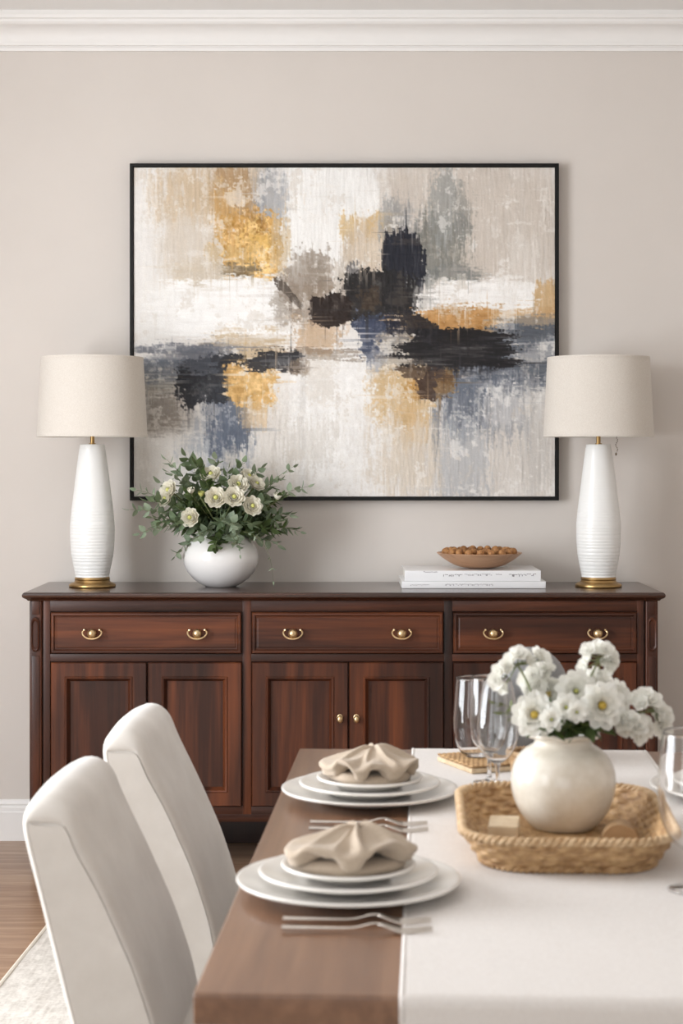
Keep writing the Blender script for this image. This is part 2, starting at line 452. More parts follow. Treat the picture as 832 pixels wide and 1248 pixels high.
for lx in (bx0, bx1-.042):
    for ly in (SY+.0, y1-.065):
        mb = MB(); n0 = mb.n(); mb.box(lx, lx+.042, ly, ly+.042, 0, SB, .003)
        cxl, cyl = lx+.021, ly+.021
        for v in mb.bm.verts:
            if v.co.z < .05:
                v.co.x = cxl+(v.co.x-cxl)*.7; v.co.y = cyl+(v.co.y-cyl)*.7
        mb.build('leg', M['wood_dark'], sb, so)

def bail_handle(parent, px, py):
    mb = MB(); X = sx(px); Z = sz(py); Y = SY-.018
    mb.ball((X, Y-.012, Z), .0148, 3)
    mb.tube([(X, Y+.004, Z), (X, Y-.012, Z)], .007, 12)
    mb.lathe([(0.0001,-.002),(.011,-.002),(.012,.001),(.009,.003),(.0001,.003)], (0,0,0), 24)
    mb.bm.verts.ensure_lookup_table()
    for v in mb.bm.verts[-24*5:]:
        x, y, z = v.co; v.co = Vector((X+x, Y+.003-z, Z+y))
    path = []
    for k in range(25):
        a = PI+ (k/24)*PI
        path.append((X+.030*math.cos(a), Y-.010-.008*abs(math.sin(a)), Z+.004+.0205*math.sin(a)))
    path = [(X-.025, Y-.008, Z+.011)] + path + [(X+.025, Y-.008, Z+.011)]
    mb.tube(path, .0028, 8)
    for s_ in (-1, 1):
        mb.tube([(X+s_*.024, Y+.004, Z+.011), (X+s_*.024, Y-.010, Z+.011)], .003, 8); mb.ball((X+s_*.024, Y-.010, Z+.011), .0042, 1)
    return mb.build('handle', M['pull'], parent, so)
dr = [(62.5, 294, (113.5, 241)), (307, 539.5, (357, 489)), (552, 775, (600, 726.5))]
for a, b_, hs in dr:
    mb = MB()
    mb.front(sx(a), sx(b_), sz(796), sz(746), SY, [(0,.012), (0,-.010), (.003,-.014), (.009,-.0145), (.013,-.009), (.017,-.0085), (.02,-.010)])
    d = mb.build('drawer', M['wood_h'], sb, so, angle=20)
    for h in hs: bail_handle(d, h, 771)
doors = [(62.5, 179, 170), (180.5, 294.5, 190), (307, 424, 414), (425.5, 540, 434), (552, 663, 653), (664.5, 775, 674)]
for a, b_, kx in doors:
    mb = MB()
    mb.front(sx(a), sx(b_), sz(982), sz(807), SY, [(0,.012), (0,-.009), (.0025,-.0125), (.043,-.0125), (.046,-.016), (.050,-.015), (.054,-.006), (.058,-.001), (.060,.004)], fill=False)
    d = mb.build('door', M['wood_v'], sb, so, angle=20)
    mb = MB(); xx0, xx1 = sx(a)+.0605, sx(b_)-.0605; zz0, zz1 = sz(982)+.0605, sz(807)-.0605
    mb.front(xx0-.002, xx1+.002, zz0-.002, zz1+.002, SY, [(0,.008), (0,.003), (.0,.0025)])
    mb.build('door_panel', M['wood_v'], d, so)
    mb = MB(); Y = SY-.0125; X = sx(kx); Z = sz(875)
    mb.tube([(X, Y+.002, Z), (X, Y-.010, Z)], .005, 12)
    mb.ball((X, Y-.016, Z), .0118, 3, (.82, .8, 1.05)); mb.ball((X, Y-.003, Z), .010, 2, (1, .3, 1.5))
    mb.build('knob', M['pull'], d, so)

# ------------------------------------------------------------------ painting
PYF = YW-.040
def painting():
    px0, px1, py0, py1 = 158, 681, 199, 610
    X0, X1 = PX(px0, PYF), PX(px1, PYF); Z1, Z0 = PZ(py0, PYF), PZ(py1, PYF)
    loc = ((X0+X1)/2, YW-.002, Z0)
    t = thing('framed_painting', loc, 'large abstract painting in black, gold, grey and white in a thin black frame', 'painting')
    mb = MB(); w = .0115
    rows = []
    for ins, y in ((0, YW-.002), (0, PYF+.001), (.001, PYF), (w-.001, PYF), (w, PYF+.001), (w, PYF+.022), (w+.012, PYF+.024), (w+.012, YW-.002)):
        rows.append([(X0+ins, y, Z0+ins), (X1-ins, y, Z0+ins), (X1-ins, y, Z1-ins), (X0+ins, y, Z1-ins)])
    mb.grid(rows, closed_v=True)
    mb.build('frame', M['framem'], t, loc, angle=30)
    # canvas: dense relief mesh with paint laid on stroke by stroke
    W, H = 560, 436
    rng = np.random.default_rng(11)
    PXG, PYG = np.meshgrid(np.linspace(162.5, 677, W), np.linspace(203.5, 606, H))
    def vnoise(sx_, sy_, seed, octs=3):
        r = np.random.default_rng(seed); out = 0; amp = 1; tot = 0
        for o in range(octs):
            ax, ay = sx_/2**o, sy_/2**o
            gw, gh = int(540/ax)+4, int(430/ay)+4
            g = r.random((gh, gw))
            u = (PXG-150)/ax; v = (PYG-190)/ay
            u = np.clip(u, 0, gw-2.001); v = np.clip(v, 0, gh-2.001)
            iu = u.astype(int); iv = v.astype(int); fu = u-iu; fv = v-iv
            fu = fu*fu*(3-2*fu); fv = fv*fv*(3-2*fv)
            out = out + amp*((g[iv,iu]*(1-fu)+g[iv,iu+1]*fu)*(1-fv)+(g[iv+1,iu]*(1-fu)+g[iv+1,iu+1]*fu)*fv)
            tot += amp; amp *= .62
        return out/tot*2-1
    NZ = {
        'n': [vnoise(26, 26, 100+k, 5) for k in range(3)],
        'h': [vnoise(60, 9, 200+k, 5) for k in range(3)],
        'v': [vnoise(9, 60, 300+k, 5) for k in range(3)],
        'f': [vnoise(5, 5, 400+k, 3) for k in range(3)],
        'fh': [vnoise(22, 2.6, 500+k, 3) for k in range(3)],
        'fv': [vnoise(2.6, 22, 600+k, 3) for k in range(3)],
    }
    img = np.ones((H, W, 3))*np.array([231, 227, 223.])
    img += (vnoise(80, 80, 1, 4)[..., None])*np.array([9, 9, 9.])
    hgt = np.zeros((H, W)); cnt = [0]
    GR = vnoise(2.2, 2.2, 900, 1)
    RG = 1-np.abs(vnoise(14, 14, 901, 4))*2.6
    def S(x0, x1, y0, y1, col, op=.9, d='n', rough=.45, soft=.22, rot=0, jit=None, sq=3.0):
        if jit is None: jit = 7 if min(col) > 170 else 15
        if min(col) > 90: soft *= 1.9; rough *= 1.15
        k = cnt[0]; cnt[0] += 1
        cx, cy = (x0+x1)/2, (y0+y1)/2; rx, ry = (x1-x0)/2, (y1-y0)/2
        a = R(rot); dx, dy = PXG-cx, PYG-cy
        big = NZ['n'][k % 3]; big2 = NZ['n'][(k+1) % 3]
        dx, dy = dx*math.cos(a)+dy*math.sin(a)+big*6, -dx*math.sin(a)+dy*math.cos(a)+big2*6
        dd = (np.abs(dx/rx)**sq+np.abs(dy/ry)**sq)**(1/sq)
        n1 = NZ[d][(k*7) % 3]; fine = NZ['f' if d == 'n' else 'f'+d][(k*5) % 3]
        v = 1.10-dd+n1*rough*.9+fine*rough*.8+GR*rough*.35
        m = np.clip(v/soft+.5, 0, 1); m = m*m*(3-2*m)
        m = m*op*(1-.35*np.clip(-(fine+n1)*.9, 0, 1))
        c = np.array(col, float)[None, None, :]+(NZ['n'][(k+2) % 3]*jit*1.1+fine*jit*.9+(RG*jit*.9 if jit >= 26 else 0))[..., None]
        img[:] = img*(1-m[..., None])+c*m[..., None]
        hgt[:] = hgt*(1-m*.5)+m*(.5+fine*.5)
    # grounds
    S(450, 690, 195, 350, (205,195,185), .95, 'v', .12, .3)
    S(340, 466, 196, 335, (243,242,240), .97, 'v', .15, .2)
    S(160, 230, 196, 340, (232,229,226), .8, 'v', .15, .5)
    S(200, 275, 205, 345, (211,199,184), .85, 'v', .3, .5)
    S(345, 470, 430, 612, (243,241,239), .97, 'n', .2, .3)
    S(470, 690, 500, 612, (210,203,196), .9, 'v', .3, .5)
    S(160, 260, 500, 612, (214,209,203), .8, 'v', .3, .6)
    S(290, 350, 470, 612, (219,211,203), .7, 'v', .3, .6)
    # upper left
    S(200, 330, 202, 262, (197,174,144), .75, 'v', .5, .5)
    S(263, 316, 200, 285, (166,134,96), .85, 'v', .45, .4)
    S(311, 346, 204, 275, (146,150,158), .85, 'v', .4, .4)
    S(318, 352, 204, 268, (206,202,198), .45, 'v', .7, .5)
    S(262, 284, 232, 285, (200,160,104), .8, 'v', .6, .4)
    S(272, 342, 262, 336, (188,142,74), .97, 'n', .38, .14, jit=26)
    S(280, 318, 256, 306, (164,120,60), .8, 'n', .6, .2, rot=35, jit=50)
    S(282, 330, 280, 330, (226,190,122), .7, 'n', 1.1, .2, rot=-40, jit=40)
    S(300, 340, 285, 300, (222,178,96), .6, 'n', .8, .2, rot=30)
    S(256, 300, 300, 318, (190,160,112), .5, 'v', .9, .3)
    S(270, 312, 322, 338, (104,92,74), .8, 'h', .7, .3)
    S(204, 285, 322, 352, (202,188,168), .8, 'h', .5, .4)
    S(330, 352, 262, 335, (206,184,150), .7, 'v', .8, .3)
    S(190, 340, 343, 412, (248,247,246), .97, 'h', .3, .14)
    S(176, 215, 350, 430, (232,229,226), .7, 'h', .4, .4)
    S(253, 342, 405, 440, (190,166,132), .85, 'h', .45, .3)
    # centre
    S(349, 405, 306, 366, (158,146,134), .93, 'n', .35, .16)
    S(352, 398, 340, 396, (146,130,114), .8, 'n', .6, .25)
    S(332, 368, 350, 396, (150,138,126), .65, 'n', .7, .3)
    S(374, 396, 316, 350, (134,122,108), .5, 'n', .8, .3)
    S(330, 372, 352, 362, (74,64,56), .85, 'n', .5, .25, rot=52)
    S(358, 414, 388, 432, (198,170,140), .85, 'n', .6, .25)
    S(400, 440, 376, 400, (226,206,186), .6, 'n', .8, .25)
    S(330, 440, 424, 438, (120,104,88), .55, 'h', .9, .3)
    S(412, 434, 262, 292, (210,176,120), .75, 'v', .6, .25)
    S(440, 482, 264, 290, (204,168,112), .8, 'n', .7, .3)
    S(424, 472, 272, 344, (204,186,164), .8, 'v', .45, .35)
    S(466, 508, 250, 312, (150,150,150), .8, 'v', .5, .35)
    S(508, 566, 262, 346, (122,122,116), .88, 'v', .42, .3)
    S(526, 556, 205, 290, (150,152,150), .7, 'v', .8, .3)
    S(556, 576, 236, 290, (134,134,130), .6, 'v', .9, .3)
    S(515, 590, 326, 348, (126,128,126), .85, 'h', .4, .25)
    S(425, 437, 322, 350, (96,96,100), .8, 'v', .6, .25)
    S(410, 424, 318, 372, (140,124,106), .5, 'v', .8, .3)
    S(468, 518, 288, 378, (30,32,42), .98, 'v', .28, .1, jit=10)
    S(426, 508, 332, 394, (32,30,30), .97, 'n', .36, .12, jit=12)
    S(438, 462, 350, 382, (92,66,40), .4, 'n', 1.0, .2)
    S(381, 427, 360, 396, (40,30,26), .98, 'n', .3, .1, jit=8)
    S(436, 484, 386, 436, (60,68,90), .95, 'n', .4, .14, jit=22)
    S(470, 512, 384, 408, (30,32,44), .95, 'n', .4, .14)
    S(505, 536, 342, 380, (190,188,184), .7, 'v', .8, .3)
    S(532, 664, 341, 382, (246,244,242), .97, 'h', .34, .13)
    S(618, 654, 290, 345, (226,220,213), .5, 'v', .7, .4)
    S(464, 512, 404, 452, (170,160,146), .92, 'n', .4, .2)
    S(448, 470, 430, 456, (150,152,160), .6, 'n', .7, .3)
    # right arm
    S(654, 690, 346, 386, (196,160,112), .85, 'v', .45, .25)
    S(506, 690, 374, 412, (196,160,116), .9, 'h', .42, .2)
    S(512, 604, 374, 404, (178,130,74), .92, 'h', .55, .2, jit=26)
    S(620, 690, 384, 404, (128,124,120), .75, 'h', .7, .3)
    S(590, 690, 402, 462, (86,92,102), .93, 'h', .42, .25, jit=18)
    S(630, 690, 420, 440, (190,188,188), .6, 'h', .9, .3)
    S(500, 622, 404, 458, (26,24,26), .98, 'h', .34, .12, jit=8)
    S(484, 540, 388, 412, (30,28,32), .9, 'n', .5, .15, rot=24)
    S(540, 650, 455, 486, (96,102,114), .85, 'h', .5, .3)
    S(536, 604, 462, 530, (98,105,118), .88, 'v', .5, .35, jit=18)
    S(596, 644, 462, 528, (150,152,158), .75, 'v', .7, .4)
    S(534, 590, 510, 604, (176,178,182), .7, 'v', .8, .4)
    S(590, 640, 480, 520, (206,204,204), .6, 'v', .9, .3)
    S(529, 538, 500, 560, (112,118,128), .6, 'v', .6, .3)
    S(640, 672, 470, 590, (196,192,188), .5, 'v', .8, .4)
    S(455, 524, 452, 514, (206,176,132), .92, 'n', .4, .25, jit=20)
    S(484, 514, 466, 488, (180,134,70), .8, 'n', .6, .3)
    S(486, 520, 500, 540, (206,172,126), .7, 'v', .7, .4)
    S(464, 530, 520, 604, (216,203,186), .7, 'v', .7, .5)
    S(486, 530, 446, 460, (74,58,46), .8, 'h', .6, .25)
    S(512, 550, 450, 482, (62,46,38), .92, 'n', .5, .18)
    S(534, 556, 452, 482, (150,112,60), .55, 'n', 1.0, .2)
    # left arm
    S(176, 290, 418, 452, (112,114,122), .9, 'h', .5, .25, jit=20)
    S(174, 240, 440, 470, (104,110,120), .85, 'h', .5, .3)
    S(176, 232, 464, 484, (170,166,158), .75, 'h', .6, .3)
    S(176, 222, 482, 526, (134,126,118), .75, 'h', .6, .5)
    S(234, 302, 478, 574, (160,164,172), .8, 'v', .6, .5)
    S(254, 300, 476, 552, (84,92,108), .88, 'v', .5, .35, jit=18)
    S(222, 288, 436, 492, (40,42,48), .97, 'n', .3, .16, jit=10)
    S(222, 264, 424, 450, (90,94,104), .6, 'h', .8, .3)
    S(270, 304, 434, 450, (32,32,36), .93, 'h', .5, .15)
    S(278, 334, 444, 496, (198,156,94), .97, 'n', .4, .14, jit=26)
    S(290, 322, 456, 480, (224,188,128), .5, 'n', .9, .2, jit=30)
    S(296, 326, 494, 520, (212,180,138), .6, 'v', .8, .4)
    S(306, 366, 428, 452, (36,36,40), .93, 'h', .5, .16)
    S(318, 356, 436, 448, (120,120,122), .5, 'h', 1.0, .2)
    S(356, 378, 438, 456, (140,122,104), .7, 'n', .7, .3)
    S(372, 404, 440, 484, (212,204,194), .55, 'n', .8, .4)
    S(344, 404, 516, 566, (206,199,191), .6, 'v', .8, .4)
    S(366, 372, 440, 600, (206,202,198), .4, 'v', .8, .4)
    # worn, scumbled patches where the ground shows through the thinner paint
    lum = img.mean(axis=2, keepdims=True)
    for (key, thr, amt, tone) in (('n', .28, .55, (240,237,233)), ('v', .34, .5, (232,227,221)), ('h', .36, .45, (236,232,227)), ('n', .3, .35, (206,196,184))):
        q = NZ[key][(len(key)+int(thr*100)) % 3]+NZ['f'][1]*.35+GR*.12
        mk = np.clip((q-thr)/.14, 0, 1)[..., None]*amt*np.clip((lum-60)/90, 0, 1)
        img[:] = img*(1-mk)+np.array(tone, float)*mk
    q = np.clip((NZ['n'][0]+NZ['fh'][1]*.4-.35)/.2, 0, 1)[..., None]*np.clip((90-lum)/50, 0, 1)*.35
    img[:] = img*(1-q)+np.array([104, 92, 82.])*q
    # dry brush drags: colour picked up at one spot and pulled along the canvas
    rd = random.Random(17)
    for k in range(2600):
        x = rd.randint(4, W-5); y = rd.randint(4, H-5)
        mid = .42 < y/H < .66
        hor = rd.random() < (.75 if mid else .12)
        L = int(rd.uniform(8, 46) if not hor else rd.uniform(10, 60)); wd = rd.choice((1, 1, 2, 2, 3, 4)); op = rd.uniform(.25, .8)
        c = img[y, x].copy(); sg = 1 if (hor and rd.random() < .5) or (not hor and rd.random() < .8) else -1
        if hor:
            xs_ = x+sg*np.arange(L); xs_ = xs_[(xs_ >= 0) & (xs_ < W)]; ys0 = y; 
            for q in range(wd):
                if ys0+q >= H: break
                al = op*(1-np.arange(len(xs_))/L)**.8*(NZ['fh'][k % 3][ys0+q, xs_] > -.15-.2*rd.random())
                img[ys0+q, xs_] = img[ys0+q, xs_]*(1-al[:, None])+c*al[:, None]; hgt[ys0+q, xs_] += al*.25
        else:
            ys2 = y+sg*np.arange(L); ys2 = ys2[(ys2 >= 0) & (ys2 < H)]
            for q in range(wd):
                if x+q >= W: break
                al = op*(1-np.arange(len(ys2))/L)**.8*(NZ['fv'][k % 3][ys2, x+q] > -.15-.2*rd.random())
                img[ys2, x+q] = img[ys2, x+q]*(1-al[:, None])+c*al[:, None]; hgt[ys2, x+q] += al*.25
    img[:] += (NZ['f'][0]*3+NZ['fv'][1]*2)[..., None]
    img[:] = np.clip(img*np.array([1.0,1.0,.995]), 0, 255)
    c = img/255.0; L = np.where(c <= .04045, c/12.92, ((c+.055)/1.055)**2.4)
    xs = np.linspace(X0+w+.002, X1-w-.002, W); zs = np.linspace(Z1-w-.002, Z0+w+.002, H)
    XG, ZG = np.meshgrid(xs, zs)
    yb = PYF+.008
    YG = yb-hgt*.0022-NZ['f'][1]*.0004-NZ['n'][0]*.0005
    co = np.stack([XG-loc[0], YG-loc[1], ZG-loc[2]], -1).reshape(-1, 3)
    idx = np.arange(W*H).reshape(H, W)
    fc = np.stack([idx[:-1,:-1], idx[1:,:-1], idx[1:,1:], idx[:-1,1:]], -1).reshape(-1, 4)
    # canvas sides and back
    bx = np.array([[X0+w+.002, yb+.02, Z0+w+.002], [X1-w-.002, yb+.02, Z0+w+.002], [X1-w-.002, yb+.02, Z1-w-.002], [X0+w+.002, yb+.02, Z1-w-.002]])-np.array(loc)
    me = bpy.data.meshes.new('canvas')
    nv = len(co); allv = np.concatenate([co, bx, bx-np.array([0,.019,0])]); faces = fc.tolist()
    b0 = nv; faces += [[b0,b0+3,b0+2,b0+1]] + [[b0+i, b0+(i+1)%4, b0+4+(i+1)%4, b0+4+i] for i in range(4)]
    me.from_pydata(allv.tolist(), [], faces); me.update()
    ca = me.color_attributes.new('paint', 'FLOAT_COLOR', 'POINT')
    cl = np.ones((len(allv), 4), np.float32); cl[:, :3] = .7; cl[:nv, :3] = L.reshape(-1, 3)
    ca.data.foreach_set('color', cl.ravel())
    me.polygons.foreach_set('use_smooth', [True]*len(me.polygons))
    m, nt, b = newmat('oil_paint')
    at = N(nt, 'ShaderNodeVertexColor', layer_name='paint')
    v = coords(nt); nz = noise(nt, v, 260, 3)
    mx = N(nt, 'ShaderNodeMix', data_type='RGBA', blend_type='MULTIPLY'); mx.inputs[0].default_value = .25
    nt.links.new(at.outputs['Color'], mx.inputs[6]); nt.links.new(ramp(nt, nz, [(.3, (215,215,215)), (.6, (255,255,255))]), mx.inputs[7])
    nt.links.new(mx.outputs[2], b.inputs['Base Color']); b.inputs['Roughness'].default_value = .6
    b.inputs['Specular IOR Level'].default_value = .3
    bump(nt, b, nz, .2, .0006)
    me.materials.append(m)
    o = bpy.data.objects.new('canvas', me); COL.objects.link(o); o.parent = t
painting()

# ------------------------------------------------------------------ table lamps
LY = 5.655
def lamp(pxc, label, chain):
    X = PX(pxc, LY); zb = ST
    def r(hw): return hw*LY/F
    def z(py): return PZ(py, LY)
    t = thing('table_lamp', (X, LY, zb), label, 'lamp', 'table lamps on the sideboard')
    o = (X, LY, zb)
    z701 = z(703)
    mb = MB(); mb.lathe([(.0001, zb), (r(27.5), zb), (r(28.5), zb+.003), (r(28.2), zb+.008), (r(26), zb+.012), (r(22), zb+.016), (r(21), zb+.022), (r(21.5), zb+.026), (r(20.5), z701+.001), (.0001, z701+.001)], (X, LY, 0), 72)
    mb.build('base', M['brass'], t, o)
    # ridged body
    ctrl = [(701, 20.5), (690, 22.8), (675, 25.6), (658, 26.9), (640, 27.0), (620, 25.2), (600, 22.6), (580, 20.2), (560, 17.6), (548, 16.0), (543.5, 15.0)]
    prof = [(.0001, z701+.0005)]
    n = 260
    for k in range(n+1):
        py = 703+(543.5-703)*k/n
        for (pa, ra), (pb, rb) in zip(ctrl, ctrl[1:]):
            if py <= max(pa,703 if pa == 701 else pa) and py >= pb:
                tt = (pa-py)/(pa-pb); tt = max(0, tt); hw = ra+(rb-ra)*tt; break
        amt = 1.0 if py > 625 else max(.18, 1-(625-py)/50)
        groove = (abs(math.sin(py*PI/4.1+.5*math.sin(py*.37)))**.5-.8)*.0011*amt
        prof.append((r(hw)+groove, z(py)))
    zt_ = z(541.5)
    prof += [(r(15.2), zt_-.001), (r(14.2), zt_), (r(5), zt_), (.0001, zt_)]
    mb = MB(); mb.lathe(prof, (X, LY, 0), 72); mb.build('body', M['ceramic'], t, o, angle=80)
    mb = MB(); mb.lathe([(.011, zt_), (.011, zt_+.003), (.007, zt_+.004), (.007, z(528)), (.013, z(526)), (.013, z(520)), (.0001, z(520))], (X, LY, 0), 32)
    nk = mb.build('neck', M['brass'], t, o)
    # socket, bulb and spider inside the shade
    mb = MB(); mb.lathe([(.016, z(520)), (.017, z(505)), (.014, z(503)), (.0001, z(503))], (X, LY, 0), 24)
    mb.build('socket', M['brass'], t, o)
    mb = MB(); mb.lathe([(.012, z(503)), (.018, z(495)), (.028, z(482)), (.029, z(474)), (.022, z(465)), (.0001, z(461))], (X, LY, 0), 24)
    mb.build('bulb', M['gloss'], t, o)
    ztop, zbot = z(435.5), z(532.5)
    R1, R0 = r(62), r(66.8)
    mb = MB()
    mb.lathe([(R0-.003, zbot+.001), (R0, zbot), (R0+.0006, zbot+.004), (R0, zbot+.005)] + [(R0+(R1-R0)*k/20, zbot+.005+(ztop-.010-zbot)*k/20) for k in range(1, 20)] + [(R1, ztop-.005), (R1+.0006, ztop-.004), (R1, ztop), (R1-.003, ztop)], (X, LY, 0), 96)
    sh = mb.build('lamp_shade', M['shade'], t, o)
    mb = MB(); mb.lathe([(R0-.003, zbot+.001)] + [(R0-.003+(R1-R0)*k/10, zbot+.001+(ztop-zbot-.001)*k/10) for k in range(1, 11)], (X, LY, 0), 96)
    mb.build('lining', M['shade_in'], sh)
    sh.children[0].location = (-X, -LY, -zb)
    mb = MB(); zs = ztop-.02
    for k in range(3):
        a = k*2*PI/3+.4
        mb.tube([(X, LY, zs), (X+(R1-.004)*math.cos(a), LY+(R1-.004)*math.sin(a), zs+.012)], .0018, 6)
    mb.tube([(X+.03*math.sin(PI*k/16), LY, z(523)+(zs-z(523))*k/16) for k in range(17)], .0016, 6)
    mb.tube([(X-.03*math.sin(PI*k/16), LY, z(523)+(zs-z(523))*k/16) for k in range(17)], .0016, 6)
    mb.build('spider_and_harp', M['brass'], t, o)
    if chain:
        mb = MB(); xc = PX(750, LY); yc = LY-.02
        mb.tube([(X+.012, LY-.01, z(524)), (X+.03, yc, z(521)), (xc, yc, z(527)), (xc, yc, z(534))], .0009, 6)
        zz = z(534)
        for k in range(9):
            mb.ball((xc+.003*math.sin(k*1.1), yc, zz-.0052*k), .0021, 1)
        mb.ball((xc-.002, yc, zz-.052), .0036, 2, (.8,.8,1.5))
        mb.build('pull_chain', M['chain'], t, o)
lamp(112.5, 'white ridged ceramic lamp with linen drum shade beside the flower bowl', False)
lamp(729, 'white ridged ceramic lamp with linen drum shade and pull chain beside the books', True)

# ------------------------------------------------------------------ books and bowl of nuts
def book(name, px0, px1, py1, thick, z0, Y0, Y1, label, marks):
    X0, X1 = PX(px0, Y0), PX(px1, Y0); c = ((X0+X1)/2, (Y0+Y1)/2, z0)
    t = thing(name, c, label, 'book', 'white books on the sideboard')
    mb = MB(); th = .0028
    mb.box(X0, X1, Y0+.004, Y1, z0, z0+th, .0008).box(X0, X1, Y0+.004, Y1, z0+thick-th, z0+thick, .0008)
    mb.box(X0, X1, Y0, Y0+.006, z0, z0+thick, .0022, 3)
    mb.build('cover', M['cover'], t, c)
    mb = MB(); mb.box(X0+.004, X1-.004, Y0+.006, Y1-.004, z0+th, z0+thick-th, .0005); mb.build('pages', M['paper'], t, c)
    for (key, segs) in marks:
        rr = random.Random(px0+len(segs))
        for (a, b_, cy, hgt) in segs:
            mb = MB()
            x = a
            while x < b_:
                wd = rr.uniform(.9, 2.4); hh = hgt*rr.uniform(.55, 1.0)
                xa = PX(x, Y0); zc = z0+thick*cy
                mode = rr.random()
                if mode < .5: mb.box(xa, xa+.0017, Y0-.0004, Y0+.001, zc-hh/2, zc+hh/2)
                if mode > .3: mb.box(xa, xa+wd*.7*Y0/F, Y0-.0003, Y0+.001, zc+hh*.3*(1 if mode > .6 else -1), zc+hh*.3*(1 if mode > .6 else -1)+.0017)
                x += wd
            mb.build('spine_print', M[key], t, c)
BY0 = 5.575
book('coffee_table_book', 489.5, 665, 0, .0225, ST+.0003, BY0, BY0+.275, 'thin white book lying flat, lower one of the two under the wooden bowl',
     [('inkpale', [(500, 522, .45, .004), (542, 600, .5, .006)])])
z1b = ST+.0003+.0225
book('coffee_table_book', 493, 659, 0, .034, z1b+.0003, BY0+.004, BY0+.27, 'thick white book with dark spine print, upper one under the wooden bowl',
     [('ink', [(540, 563, .55, .009), (604, 611, .55, .010), (620, 640, .55, .009)]), ('inkpale', [(566, 600, .6, .007)]), ('inkred', [(640, 653, .6, .011), (516, 532, .86, .003)])])
ZB = z1b+.0003+.034
BX, BY = PX(584, 5.70), 5.70
wb = thing('wooden_bowl', (BX, BY, ZB), 'shallow pale wooden bowl full of nuts on top of the two white books', 'bowl')
mb = MB()
rim = 52*BY/F; hb = .051
pr = [(.0001, .0002), (.036, .0002), (.040, .002)] + [(.040+(rim-.040)*(k/14), .002+(hb-.002)*(k/14)**1.85) for k in range(1, 15)]
pr += [(rim-.001, hb+.0015), (rim-.0045, hb)] + [(.034+(rim-.0045-.034)*(k/14), .007+(hb-.007)*(k/14)**1.85) for k in range(13, -1, -1)] + [(.0001, .007)]
mb.lathe(pr, (0,0,0), 80); mb.build('bowl_shell', M['bowlwood'], wb)
# nuts
def nutmesh():
    mb = MB(); vs = mb.ball((0,0,0), .0135, 3, (1, 1, .93))
    for v in mb.bm.verts:
        d = v.co.normalized()
        v.co *= 1+.035*math.sin(9*d.x+3)*math.sin(8*d.y+1)*math.cos(7*d.z)+.03*math.exp(-(d.x/.08)**2)
    return mb
nut0 = None; rr = random.Random(3); placed = []
def bowlz(d): return .007+(hb-.007)*max(0, (d-.034)/(rim-.0045-.034))**1.85 if d > .034 else .007
nr = .0135
spots = []
for ring, (rad, cnt_) in enumerate(((0,1), (.030,6), (.060,12), (.088,17), (.112,20))):
    for k in range(cnt_):
        a = 2*PI*k/cnt_+ring*.3+rr.uniform(-.06,.06)
        spots.append((rad*math.cos(a), rad*math.sin(a), bowlz(rad)+nr+(.004 if rad > .05 else .0)+(.003 if rad > .1 else 0), rad))
for ring, (rad, cnt_) in enumerate(((0,1), (.034,6), (.066,11), (.092,14))):
    for k in range(cnt_):
        a = 2*PI*(k+.5)/cnt_+ring*.2+rr.uniform(-.08,.08)
        spots.append((rad*math.cos(a), rad*math.sin(a), max(bowlz(rad)+nr+.021, .046), rad))
for i, (x, y, z, rad) in enumerate(spots):
    if nut0 is None:
        nut0 = nutmesh().build('walnut', M['nut'], None, angle=180); o = nut0
    else: o = nut0.copy(); COL.objects.link(o)
    o.location = (BX+x, BY+y, ZB+z); o.rotation_euler = (rr.uniform(0,6), rr.uniform(0,6), rr.uniform(0,6))
    s = rr.uniform(.88, 1.04); o.scale = (s, s, s)
    tag(o, 'small round brown nut in the shallow wooden bowl', 'nut', 'nuts in the wooden bowl')

# ------------------------------------------------------------------ leaves and flowers
def frame_of(d, up=Vector((0,0,1))):
    d = d.normalized(); u = d.cross(up)
    if u.length < .05: u = d.cross(Vector((0,1,0)))
    u.normalize(); w = u.cross(d)
    return u, w
def add_leaf(mb, p, d, L, W, roll=0, curl=.2, fold=.15, pointed=.5):
    d = d.normalized(); u, w = frame_of(d)
    u2 = u*math.cos(roll)+w*math.sin(roll); w2 = d.cross(u2)
    nl = 6; rows = []
    for i in range(nl+1):
        t = i/nl
        wd = W*.5*(math.sin(PI*min(1, t**.8*1.0))**.75 if t < .999 else 0)*(1-pointed*.35*t)
        wd = max(wd, .0003)
        c = p+d*L*t+w2*(-curl*L*t*t)
        rows.append([c-u2*wd+w2*fold*wd, c-u2*wd*.5+w2*fold*wd*.4, c, c+u2*wd*.5+w2*fold*wd*.4, c+u2*wd+w2*fold*wd])
    mb.grid(rows)
def bez(a, b_, c, n=12):
    return [a*(1-t)**2+b_*2*t*(1-t)+c*t*t for t in [k/n for k in range(n+1)]]
